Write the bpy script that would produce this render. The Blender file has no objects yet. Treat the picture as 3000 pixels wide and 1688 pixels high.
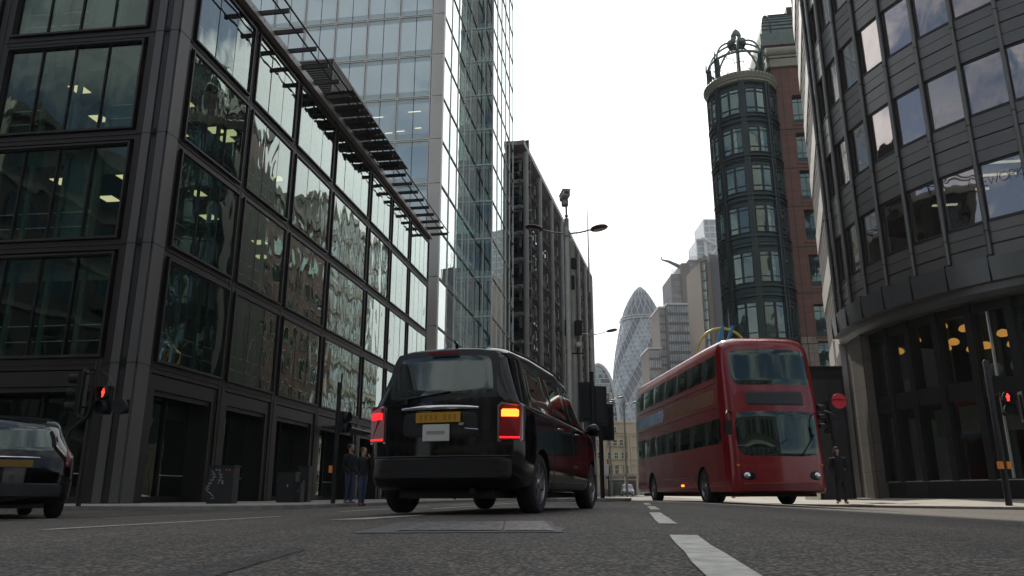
import bpy, bmesh, math, random
from mathutils import Vector, Matrix
R = math.radians
sin, cos, pi = math.sin, math.cos, math.pi
SC = bpy.context.scene
COL = SC.collection
random.seed(7)

# ------------------------------------------------------------------ camera
PITCH = R(15.13)
CAMZ = 0.38
cam = bpy.data.cameras.new("camera")
cam.sensor_width = 36.0
cam.lens = 26.88
cam.clip_start = 0.05
cam.clip_end = 6000
co = bpy.data.objects.new("camera", cam)
co.location = (0, 0, CAMZ)
co.rotation_euler = (pi / 2 + PITCH, 0, 0)
COL.objects.link(co)
SC.camera = co

# ------------------------------------------------------------------ world and sun
SUN_EL, SUN_AZ = R(44), R(-3.8)      # azimuth measured from +Y towards +X
SUN_DIR = Vector((sin(SUN_AZ) * cos(SUN_EL), cos(SUN_AZ) * cos(SUN_EL), sin(SUN_EL)))
world = bpy.data.worlds.new("World")
SC.world = world
world.use_nodes = True
wn, wl = world.node_tree.nodes, world.node_tree.links
wn.clear()
w_out = wn.new("ShaderNodeOutputWorld")
w_sky = wn.new("ShaderNodeTexSky")
w_sky.sky_type = 'NISHITA'
w_sky.sun_disc = False
w_sky.sun_elevation = SUN_EL
w_sky.sun_rotation = SUN_AZ
w_sky.air_density = 1.0
w_sky.dust_density = 1.5
w_bg = wn.new("ShaderNodeBackground")
w_bg.inputs[1].default_value = 0.11
wl.new(w_sky.outputs[0], w_bg.inputs[0])
# broken cloud, thick and bright round the sun, thinner behind the camera
w_tc = wn.new("ShaderNodeTexCoord")
w_map = wn.new("ShaderNodeMapping")
w_map.inputs['Scale'].default_value = (1.0, 1.0, 2.2)
wl.new(w_tc.outputs['Generated'], w_map.inputs[0])
w_n = wn.new("ShaderNodeTexNoise")
w_n.inputs['Scale'].default_value = 3.1
w_n.inputs['Detail'].default_value = 9
w_n.inputs['Roughness'].default_value = 0.58
wl.new(w_map.outputs[0], w_n.inputs['Vector'])
w_dot = wn.new("ShaderNodeVectorMath"); w_dot.operation = 'DOT_PRODUCT'
wl.new(w_tc.outputs['Generated'], w_dot.inputs[0])
w_dot.inputs[1].default_value = SUN_DIR
def wmath(op, a, b, clamp=False):
    n = wn.new("ShaderNodeMath"); n.operation = op; n.use_clamp = clamp
    for i, v in enumerate((a, b)):
        if isinstance(v, (int, float)): n.inputs[i].default_value = v
        else: wl.new(v, n.inputs[i])
    return n.outputs[0]
w_d2 = wn.new("ShaderNodeVectorMath"); w_d2.operation = 'DOT_PRODUCT'     # the thick bank of cloud straight ahead
wl.new(w_tc.outputs['Generated'], w_d2.inputs[0]); w_d2.inputs[1].default_value = (-0.02, 0.936, 0.352)
near = wmath('MULTIPLY', wmath('SUBTRACT', w_d2.outputs['Value'], 0.77), 11.0, True)
cov = wmath('ADD', wmath('MULTIPLY', wmath('SUBTRACT', w_n.outputs['Fac'], 0.50), 6.5), wmath('MULTIPLY', near, 2.2))
cov = wmath('ADD', cov, 0.46, True)
w_cb = wn.new("ShaderNodeBackground")
w_cc = wn.new("ShaderNodeCombineColor")
w_cb.inputs[0].default_value = (0.97, 0.985, 1.0, 1)
glow = wmath('POWER', wmath('MAXIMUM', w_dot.outputs['Value'], 0.0), 3.0)
cb = wmath('ADD', wmath('MULTIPLY', glow, 1.5), wmath('ADD', wmath('MULTIPLY', w_n.outputs['Fac'], 0.9), 0.28))
wl.new(cb, w_cb.inputs[1])
w_mix = wn.new("ShaderNodeMixShader")
wl.new(cov, w_mix.inputs[0]); wl.new(w_bg.outputs[0], w_mix.inputs[1]); wl.new(w_cb.outputs[0], w_mix.inputs[2])
wl.new(w_mix.outputs[0], w_out.inputs[0])

sl = bpy.data.lights.new("sun", 'SUN')
sl.energy = 5.0
sl.angle = R(0.6)
sl.color = (1.0, 0.94, 0.84)
so = bpy.data.objects.new("sun", sl)
so.rotation_euler = SUN_DIR.to_track_quat('Z', 'Y').to_euler()
so.location = (0, 0, 200)
COL.objects.link(so)

SC.view_settings.view_transform = 'Standard'
SC.view_settings.look = 'None'
SC.view_settings.exposure = 0.0
SC.view_settings.gamma = 1.0
SC.render.engine = 'CYCLES'
SC.cycles.max_bounces = 8
SC.cycles.transparent_max_bounces = 12
SC.cycles.glossy_bounces = 4
SC.cycles.caustics_reflective = False
SC.cycles.caustics_refractive = False
SC.cycles.sample_clamp_indirect = 6.0

# ------------------------------------------------------------------ materials
MATS = {}
def _nt(name):
    m = bpy.data.materials.new(name); m.use_nodes = True
    nt = m.node_tree
    return m, nt, nt.nodes, nt.links
def mat(name, col, rough=0.6, metal=0.0, spec=0.5, var=0.12, vs=2.5, bump=0.0, bs=30.0, coat=0.0,
        emit=None, es=0.0, streak=False, col2=None, seams=None):
    """procedural surface: broad tone variation, fine bump, optional panel seams"""
    m, nt, N, L = _nt(name)
    b = N['Principled BSDF']
    b.inputs['Roughness'].default_value = rough
    b.inputs['Metallic'].default_value = metal
    b.inputs['Specular IOR Level'].default_value = spec
    b.inputs['Coat Weight'].default_value = coat
    tc = N.new('ShaderNodeTexCoord')
    mp = N.new('ShaderNodeMapping')
    L.new(tc.outputs['Object'], mp.inputs[0])
    if streak: mp.inputs['Scale'].default_value = (1.0, 1.0, 0.18)
    nz = N.new('ShaderNodeTexNoise'); nz.inputs['Scale'].default_value = vs; nz.inputs['Detail'].default_value = 6
    L.new(mp.outputs[0], nz.inputs['Vector'])
    cr = N.new('ShaderNodeValToRGB')
    c = Vector(col[:3]); c2 = Vector(col2[:3]) if col2 else c
    cr.color_ramp.elements[0].position = 0.3; cr.color_ramp.elements[1].position = 0.7
    cr.color_ramp.elements[0].color = (*(c * (1 - var)), 1)
    cr.color_ramp.elements[1].color = (*(c2 * (1 + var)), 1)
    L.new(nz.outputs['Fac'], cr.inputs[0])
    out = cr.outputs[0]
    if seams:
        bt = N.new('ShaderNodeTexBrick')
        bt.inputs['Scale'].default_value = 1.0
        bt.inputs['Brick Width'].default_value = seams[0]; bt.inputs['Row Height'].default_value = seams[1]
        bt.inputs['Mortar Size'].default_value = seams[2]; bt.inputs['Mortar Smooth'].default_value = 0.1
        bt.offset = seams[3] if len(seams) > 3 else 0.0
        bt.inputs['Color1'].default_value = (1, 1, 1, 1); bt.inputs['Color2'].default_value = (.82, .82, .82, 1)
        bt.inputs['Mortar'].default_value = (.25, .25, .25, 1)
        m2 = N.new('ShaderNodeMapping'); L.new(tc.outputs['Object'], m2.inputs[0])
        if len(seams) > 4 and seams[4] == 'xy': pass
        else:
            # wall: map (x+y, z)
            sx = N.new('ShaderNodeSeparateXYZ'); L.new(tc.outputs['Object'], sx.inputs[0])
            ad = N.new('ShaderNodeMath'); L.new(sx.outputs[0], ad.inputs[0]); L.new(sx.outputs[1], ad.inputs[1])
            cx = N.new('ShaderNodeCombineXYZ'); L.new(ad.outputs[0], cx.inputs[0]); L.new(sx.outputs[2], cx.inputs[1])
            L.new(cx.outputs[0], m2.inputs[0])
        L.new(m2.outputs[0], bt.inputs['Vector'])
        mx = N.new('ShaderNodeMix'); mx.data_type = 'RGBA'; mx.blend_type = 'MULTIPLY'; mx.inputs[0].default_value = 1
        L.new(out, mx.inputs[6]); L.new(bt.outputs['Color'], mx.inputs[7]); out = mx.outputs[2]
    oi = N.new('ShaderNodeObjectInfo'); om = N.new('ShaderNodeMapRange'); om.inputs['To Min'].default_value = .90; om.inputs['To Max'].default_value = 1.10
    L.new(oi.outputs['Random'], om.inputs[0]); ox = N.new('ShaderNodeMix'); ox.data_type = 'RGBA'; ox.blend_type = 'MULTIPLY'; ox.inputs[0].default_value = 1
    L.new(out, ox.inputs[6]); L.new(om.outputs[0], ox.inputs[7]); out = ox.outputs[2]
    L.new(out, b.inputs['Base Color'])
    n2 = N.new('ShaderNodeTexNoise'); n2.inputs['Scale'].default_value = bs; n2.inputs['Detail'].default_value = 3
    L.new(tc.outputs['Object'], n2.inputs['Vector'])
    if bump:
        bp = N.new('ShaderNodeBump'); bp.inputs['Strength'].default_value = bump; bp.inputs['Distance'].default_value = 0.02
        L.new(n2.outputs['Fac'], bp.inputs['Height']); L.new(bp.outputs[0], b.inputs['Normal'])
    mr = N.new('ShaderNodeMapRange'); mr.inputs['To Min'].default_value = max(0.02, rough * .85); mr.inputs['To Max'].default_value = min(1, rough * 1.15)
    L.new(nz.outputs['Fac'], mr.inputs[0]); L.new(mr.outputs[0], b.inputs['Roughness'])
    if emit:
        b.inputs['Emission Color'].default_value = (*emit, 1); b.inputs['Emission Strength'].default_value = es
    MATS[name] = m
    return m
def glass(name, tint, f0=0.06, f1=0.9, wave=0.12, wscale=0.5, gcol=(.9, .95, .93), rough=0.0, stretch=1.6, body=None, power=3.0, dist=0.3):
    """window glass: see-through tint (or an opaque body) under a slightly wavy mirror film"""
    m, nt, N, L = _nt(name)
    N.remove(N['Principled BSDF']); out = N['Material Output']
    tc = N.new('ShaderNodeTexCoord'); mp = N.new('ShaderNodeMapping'); mp.inputs['Scale'].default_value = (stretch, stretch, 1)
    L.new(tc.outputs['Object'], mp.inputs[0])
    nz = N.new('ShaderNodeTexNoise'); nz.inputs['Scale'].default_value = wscale; nz.inputs['Detail'].default_value = 1.5
    nz.inputs['Distortion'].default_value = 0.8
    L.new(mp.outputs[0], nz.inputs['Vector'])
    bp = N.new('ShaderNodeBump'); bp.inputs['Strength'].default_value = wave; bp.inputs['Distance'].default_value = dist
    L.new(nz.outputs['Fac'], bp.inputs['Height'])
    gl = N.new('ShaderNodeBsdfGlossy'); gl.inputs['Color'].default_value = (*gcol, 1); gl.inputs['Roughness'].default_value = rough
    L.new(bp.outputs[0], gl.inputs['Normal'])
    if body:
        tr = N.new('ShaderNodeBsdfDiffuse'); tr.inputs['Color'].default_value = (*body, 1)
    else:
        tr = N.new('ShaderNodeBsdfTransparent'); tr.inputs['Color'].default_value = (*tint, 1)
    lw = N.new('ShaderNodeLayerWeight'); lw.inputs['Blend'].default_value = 0.5
    pw = N.new('ShaderNodeMath'); pw.operation = 'POWER'; L.new(lw.outputs['Facing'], pw.inputs[0]); pw.inputs[1].default_value = power
    mr = N.new('ShaderNodeMapRange'); mr.inputs['To Min'].default_value = f0; mr.inputs['To Max'].default_value = f1
    L.new(pw.outputs[0], mr.inputs[0])
    mx = N.new('ShaderNodeMixShader'); L.new(mr.outputs[0], mx.inputs[0]); L.new(tr.outputs[0], mx.inputs[1]); L.new(gl.outputs[0], mx.inputs[2])
    L.new(mx.outputs[0], out.inputs[0])
    MATS[name] = m
    return m
def emis(name, col, s):
    m, nt, N, L = _nt(name)
    b = N['Principled BSDF']; b.inputs['Base Color'].default_value = (*[c * .6 for c in col], 1)
    b.inputs['Emission Color'].default_value = (*col, 1); b.inputs['Emission Strength'].default_value = s
    MATS[name] = m
    return m

mat('bronze', (.034, .030, .0275), .42, .55, var=.12, vs=1.2, streak=True)
mat('bronze_dark', (.030, .027, .026), .45, .4, var=.1)
mat('stone_grey', (.105, .102, .098), .45, .25, var=.15, vs=.9, streak=True, bump=.05)
mat('coping', (.34, .33, .31), .5, .3, var=.12, vs=1.0)
mat('mullion_black', (.010, .010, .010), .55, .0, spec=.25)
mat('interior_dark', (.035, .040, .036), .9)
mat('interior_ceiling', (.10, .12, .105), .9, var=.05)
mat('interior_green', (.10, .15, .11), .85, var=.1)
mat('blind_sky_pale', (.42, .42, .44), .8, var=.06)  # paleness stands in for milky sky reflected in the round building's panes
mat('plate_shaded', (.20, .11, .01), .5)  # plate yellow with the shade on the left car put into its colour
mat('blind', (.16, .21, .185), .8, var=.12, vs=6)
mat('rail', (.55, .58, .56), .4, .6)
mat('steel_light', (.62, .60, .56), .35, .5, var=.07, vs=.5)
mat('cladding_pale', (.60, .57, .52), .45, .2, var=.06, vs=.4)
mat('frit', (.50, .62, .62), .3, var=.05)
mat('blind_blue', (.24, .33, .37), .5, var=.06, vs=.7)
mat('slab_grey', (.045, .045, .045), .7)
mat('column_grey', (.26, .26, .245), .55, .2, var=.12, vs=.7)
mat('brown_steel', (.055, .036, .026), .5, .2)
mat('tan_panel', (.36, .30, .20), .7, var=.08)
mat('turret_metal', (.024, .052, .052), .42, .35, var=.16, vs=1.4, streak=True)
mat('turret_trim', (.035, .046, .050), .45, .3)
mat('verdigris', (.17, .215, .19), .6, .1, var=.15, vs=1.5)
mat('cornice_stone', (.25, .25, .20), .6, var=.1)
mat('red_granite', (.20, .085, .058), .55, var=.22, vs=1.3, bump=.08, col2=(.16, .068, .048), seams=(1.3, .62, .012))
mat('pink_granite', (.30, .245, .20), .5, var=.15, seams=(1.1, .8, .012), bump=.05)
mat('portland', (.62, .59, .52), .6, var=.08, vs=1.0, streak=True)
mat('metal_grey', (.15, .145, .132), .36, .55, var=.10, vs=.8, bump=.03, bs=90)
mat('metal_grey_dark', (.035, .035, .036), .4, .4)
mat('fascia', (.13, .14, .14), .32, .5, var=.1, vs=.8)
mat('pier_stone', (.10, .088, .072), .6, var=.2, vs=8, bump=.08, bs=70, seams=(.9, 1.12, .012))
mat('pavement', (.34, .315, .265), .8, var=.16, vs=1.3, bump=.25, bs=60, seams=(.9, .6, .010, .5, 'xy'))
mat('kerb', (.22, .205, .185), .75, var=.2, vs=3, bump=.3, bs=50)
mat('black_paint', (.008, .008, .009), .42, spec=.35)
mat('black_rough', (.014, .014, .014), .75)
mat('lamp_grey', (.33, .33, .28), .45, .3, var=.12)
mat('lamp_olive', (.22, .24, .17), .5, .25, var=.12)
mat('lamp_dark', (.045, .040, .040), .5, .2)
mat('lamp_lens', (.35, .32, .26), .3)
mat('white_paint', (.47, .455, .39), .6, var=.34, vs=14, bump=.3, bs=120)
mat('car_black', (.004, .004, .005), .08, spec=.42, coat=.0, var=.02)
mat('car_plastic', (.008, .008, .009), .42)
mat('rubber', (.016, .016, .016), .85, bump=.2)
mat('alloy', (.30, .30, .31), .3, .9)
mat('chrome', (.75, .76, .78), .12, 1.0, var=.02)
mat('plate_yellow', (.62, .33, .02), .45)
mat('plate_white', (.62, .64, .60), .5)
mat('plate_ink', (.03, .03, .03), .6)
mat('bus_red', (.23, .008, .012), .24, coat=.4, var=.05, vs=.6)
mat('bus_dark_red', (.15, .010, .010), .3)
mat('advert_blue', (.20, .34, .50), .4, var=.3, vs=1.2, col2=(.45, .55, .68))
mat('advert_ochre', (.26, .10, .05), .4, var=.3, vs=1.0)
mat('wood_ply', (.3, .2, .1), .7)
mat('cab_black', (.012, .013, .014), .5, var=.2, bump=.15)
mat('graffiti', (.50, .52, .52), .7)
mat('sticker_blue', (.08, .25, .45), .6)
mat('sticker_red', (.45, .05, .04), .6)
mat('yellow_paint', (.62, .47, .08), .4, var=.1)
mat('blue_paint', (.02, .19, .40), .4, var=.1)
mat('sign_red', (.62, .015, .03), .45, emit=(.62, .02, .03), es=0.0)
mat('orange_plastic', (.75, .24, .02), .5)
mat('skin', (.42, .25, .18), .55, var=.06, vs=20)
mat('cloth_black', (.010, .010, .012), .85, var=.2, vs=14, bump=.4, bs=40)
mat('cloth_grey', (.07, .07, .075), .85, var=.2, vs=14, bump=.4, bs=40)
mat('denim', (.035, .055, .095), .85, var=.25, vs=14, bump=.4, bs=60)
mat('boot_tan', (.42, .20, .06), .7, var=.15, vs=20)
mat('shoe_brown', (.16, .07, .045), .6)
mat('shoe_grey', (.25, .25, .24), .7)
mat('hair_brown', (.05, .025, .015), .7, bump=.5, bs=80)
mat('eye_dark', (.02, .015, .012), .2)
mat('lip', (.30, .13, .10), .5)
mat('cream_stone', (.52, .46, .34), .7, var=.12, vs=.5, streak=True)
mat('shop_dark', (.03, .032, .035), .5)
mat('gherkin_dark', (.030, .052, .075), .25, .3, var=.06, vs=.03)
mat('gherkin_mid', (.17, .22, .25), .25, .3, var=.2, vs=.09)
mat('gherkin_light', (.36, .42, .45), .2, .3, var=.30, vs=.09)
mat('gherkin_line', (.42, .48, .50), .5, .2)
mat('far_brown', (.12, .085, .052), .7, var=.06)
mat('far_grey', (.06, .062, .066), .7)
mat('far_slate', (.05, .054, .066), .7)
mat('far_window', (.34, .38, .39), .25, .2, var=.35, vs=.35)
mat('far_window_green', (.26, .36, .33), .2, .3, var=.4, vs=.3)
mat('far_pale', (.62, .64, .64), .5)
mat('van_white', (.75, .76, .76), .3, coat=.3)
mat('roof_grey', (.10, .10, .10), .8)
mat('louvre', (.085, .078, .066), .5, .4)
mat('brick_dark', (.07, .065, .06), .8, var=.2, seams=(.45, .15, .02, .5))
mat('concrete', (.30, .29, .27), .8, var=.15)
mat('chair_white', (.62, .66, .66), .4)
mat('wall_pale_green', (.34, .40, .35), .8)
mat('letters', (.42, .42, .47), .5)
mat('curtain', (.30, .40, .36), .8, var=.35, vs=4)
emis('panel_light', (1.0, .82, .48), 1.15)
emis('tube_light', (1.0, .86, .62), 1.1)
emis('pendant_glow', (1.0, .45, .10), .62)
emis('signal_red', (1.0, .04, .03), 3.0)
emis('tail_red', (1.0, .02, .03), 1.2)
emis('tail_orange', (1.0, .30, .03), 2.6)
mat('tail_lens', (.30, .008, .014), .15, coat=.5)
glass('glass_a', (.40, .56, .44), f0=.075, f1=.98, wave=.06, wscale=.36, gcol=(.80, .91, .84), power=2.0, dist=.35)
glass('glass_a_front', (.46, .58, .52), f0=.06, f1=.9, wave=.04, wscale=.5, gcol=(.72, .90, .80), power=2.6)
glass('glass_b_front', (.5, .6, .62), f0=.22, f1=.9, wave=.01, wscale=.3, gcol=(.85, .95, 1.0), body=(.44, .56, .58), power=2.4)
glass('glass_b', (.50, .64, .60), f0=.16, f1=1.0, wave=.014, wscale=.30, gcol=(.92, 1.0, .96), power=1.6)
glass('glass_e', (.42, .50, .47), f0=.42, f1=.95, wave=.035, wscale=.5, gcol=(.92, .82, .77), rough=.02, power=2.2)
glass('glass_shop', (.60, .66, .62), f0=.05, f1=.85, wave=.05, wscale=.6, gcol=(.8, .86, .84), power=3.0)
glass('glass_c', (.3, .36, .36), f0=.15, f1=.95, wave=.05, wscale=.4, gcol=(.85, .95, .97), body=(.012, .016, .018), power=2.6)
glass('glass_turret', (.3, .4, .37), f0=.15, f1=.9, wave=.04, wscale=.7, gcol=(.72, .92, .86), body=(.035, .065, .058), power=2.0)
glass('glass_car', (.3, .35, .33), f0=.10, f1=.9, wave=0.0, gcol=(.82, .95, .90), body=(.010, .014, .013), power=2.4)
glass('glass_bus', (.2, .3, .27), f0=.08, f1=.8, wave=0.02, gcol=(.7, .88, .8), body=(.010, .016, .013), power=3.2)

def asphalt():
    m, nt, N, L = _nt('asphalt'); b = N['Principled BSDF']
    tc = N.new('ShaderNodeTexCoord')
    v = N.new('ShaderNodeTexVoronoi'); v.inputs['Scale'].default_value = 85; v.inputs['Randomness'].default_value = 1
    L.new(tc.outputs['Object'], v.inputs['Vector'])
    n1 = N.new('ShaderNodeTexNoise'); n1.inputs['Scale'].default_value = 0.55; n1.inputs['Detail'].default_value = 7
    n2 = N.new('ShaderNodeTexNoise'); n2.inputs['Scale'].default_value = 60; n2.inputs['Detail'].default_value = 4
    n3 = N.new('ShaderNodeTexNoise'); n3.inputs['Scale'].default_value = 9; n3.inputs['Detail'].default_value = 5
    for n in (n1, n2, n3): L.new(tc.outputs['Object'], n.inputs['Vector'])
    c1 = N.new('ShaderNodeValToRGB'); c1.color_ramp.elements[0].position = .12; c1.color_ramp.elements[1].position = .9
    c1.color_ramp.elements[0].color = (.010, .0085, .007, 1); c1.color_ramp.elements[1].color = (.33, .285, .225, 1)
    e = c1.color_ramp.elements.new(.5); e.color = (.050, .042, .034, 1)
    L.new(v.outputs['Color'], c1.inputs[0])
    c2 = N.new('ShaderNodeValToRGB'); c2.color_ramp.elements[0].position = .32; c2.color_ramp.elements[1].position = .68
    c2.color_ramp.elements[0].color = (.55, .55, .57, 1); c2.color_ramp.elements[1].color = (1.08, 1.05, 1.0, 1)
    ad = N.new('ShaderNodeMath'); ad.operation = 'ADD'
    s3 = N.new('ShaderNodeMath'); s3.operation = 'MULTIPLY'; s3.inputs[1].default_value = .5
    s1 = N.new('ShaderNodeMath'); s1.operation = 'MULTIPLY'; s1.inputs[1].default_value = .5
    L.new(n3.outputs['Fac'], s3.inputs[0]); L.new(n1.outputs['Fac'], s1.inputs[0])
    L.new(s3.outputs[0], ad.inputs[0]); L.new(s1.outputs[0], ad.inputs[1])
    L.new(ad.outputs[0], c2.inputs[0])
    mx = N.new('ShaderNodeMix'); mx.data_type = 'RGBA'; mx.blend_type = 'MULTIPLY'; mx.inputs[0].default_value = 1
    L.new(c1.outputs[0], mx.inputs[6]); L.new(c2.outputs[0], mx.inputs[7])
    # wheel tracks polished along the street
    mt_ = N.new('ShaderNodeMapping'); mt_.inputs['Rotation'].default_value = (0, 0, .152); mt_.inputs['Scale'].default_value = (1.1, .05, 1); L.new(tc.outputs['Object'], mt_.inputs[0])
    nt_ = N.new('ShaderNodeTexNoise'); nt_.inputs['Scale'].default_value = 1.0; nt_.inputs['Detail'].default_value = 3; L.new(mt_.outputs[0], nt_.inputs['Vector'])
    rt_ = N.new('ShaderNodeMapRange'); rt_.inputs['From Min'].default_value = .35; rt_.inputs['From Max'].default_value = .65; rt_.inputs['To Min'].default_value = .72; rt_.inputs['To Max'].default_value = 1.12; L.new(nt_.outputs['Fac'], rt_.inputs[0])
    m0 = N.new('ShaderNodeMix'); m0.data_type = 'RGBA'; m0.blend_type = 'MULTIPLY'; m0.inputs[0].default_value = 1; L.new(mx.outputs[2], m0.inputs[6]); L.new(rt_.outputs[0], m0.inputs[7]); mx = m0
    # hairline cracks in a few places
    nw = N.new('ShaderNodeTexNoise'); nw.inputs['Scale'].default_value = 3; nw.inputs['Detail'].default_value = 5; L.new(tc.outputs['Object'], nw.inputs['Vector'])
    vm = N.new('ShaderNodeVectorMath'); vm.operation = 'SCALE'; vm.inputs['Scale'].default_value = .55; L.new(nw.outputs['Color'], vm.inputs[0])
    va = N.new('ShaderNodeVectorMath'); va.operation = 'ADD'; L.new(tc.outputs['Object'], va.inputs[0]); L.new(vm.outputs[0], va.inputs[1])
    ve = N.new('ShaderNodeTexVoronoi'); ve.feature = 'DISTANCE_TO_EDGE'; ve.inputs['Scale'].default_value = .42; L.new(va.outputs[0], ve.inputs['Vector'])
    ck = N.new('ShaderNodeMapRange'); ck.inputs['From Max'].default_value = .008; ck.inputs['To Min'].default_value = .25; ck.inputs['To Max'].default_value = 1; L.new(ve.outputs['Distance'], ck.inputs[0])
    msk = N.new('ShaderNodeMapRange'); msk.inputs['From Min'].default_value = .50; msk.inputs['From Max'].default_value = .56; L.new(n1.outputs['Fac'], msk.inputs[0])
    mk = N.new('ShaderNodeMix'); mk.inputs[2].default_value = 1.0; L.new(msk.outputs[0], mk.inputs[0]); L.new(ck.outputs[0], mk.inputs[3])
    mc = N.new('ShaderNodeMix'); mc.data_type = 'RGBA'; mc.blend_type = 'MULTIPLY'; mc.inputs[0].default_value = 1; L.new(mx.outputs[2], mc.inputs[6]); L.new(mk.outputs[0], mc.inputs[7])
    L.new(mc.outputs[2], b.inputs['Base Color'])
    b.inputs['Roughness'].default_value = .72
    bp = N.new('ShaderNodeBump'); bp.inputs['Strength'].default_value = .9; bp.inputs['Distance'].default_value = .008
    sm = N.new('ShaderNodeMath'); sm.operation = 'SUBTRACT'; L.new(n2.outputs['Fac'], sm.inputs[0]); L.new(v.outputs['Distance'], sm.inputs[1])
    L.new(sm.outputs[0], bp.inputs['Height']); L.new(bp.outputs[0], b.inputs['Normal'])
    MATS['asphalt'] = m
    m2 = m.copy(); m2.name = 'asphalt_patch'; MATS['asphalt_patch'] = m2
    r = [n for n in m2.node_tree.nodes if n.type == 'VALTORGB'][0]
    for e2, c in zip(r.color_ramp.elements, ((.010, .010, .010, 1), (.036, .032, .029, 1), (.18, .16, .14, 1))): e2.color = c
asphalt()
def cover_mat():
    m, nt, N, L = _nt('cover_iron'); b = N['Principled BSDF']
    tc = N.new('ShaderNodeTexCoord'); bt = N.new('ShaderNodeTexBrick'); bt.inputs['Scale'].default_value = 1
    bt.inputs['Brick Width'].default_value = .07; bt.inputs['Row Height'].default_value = .05; bt.inputs['Mortar Size'].default_value = .014
    L.new(tc.outputs['Object'], bt.inputs['Vector'])
    nz = N.new('ShaderNodeTexNoise'); nz.inputs['Scale'].default_value = 25; nz.inputs['Detail'].default_value = 5; L.new(tc.outputs['Object'], nz.inputs['Vector'])
    cr = N.new('ShaderNodeValToRGB'); cr.color_ramp.elements[0].color = (.02, .02, .02, 1); cr.color_ramp.elements[1].color = (.26, .26, .25, 1); cr.color_ramp.elements[0].position = .38; cr.color_ramp.elements[1].position = .62
    L.new(nz.outputs['Fac'], cr.inputs[0]); L.new(cr.outputs[0], b.inputs['Base Color'])
    b.inputs['Metallic'].default_value = .5; b.inputs['Roughness'].default_value = .42
    ad = N.new('ShaderNodeMath'); ad.operation = 'ADD'; L.new(bt.outputs['Fac'], ad.inputs[0]); L.new(nz.outputs['Fac'], ad.inputs[1])
    bp = N.new('ShaderNodeBump'); bp.invert = True; bp.inputs['Strength'].default_value = 1; bp.inputs['Distance'].default_value = .012
    L.new(ad.outputs[0], bp.inputs['Height']); L.new(bp.outputs[0], b.inputs['Normal'])
    MATS['cover_iron'] = m
cover_mat()

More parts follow.
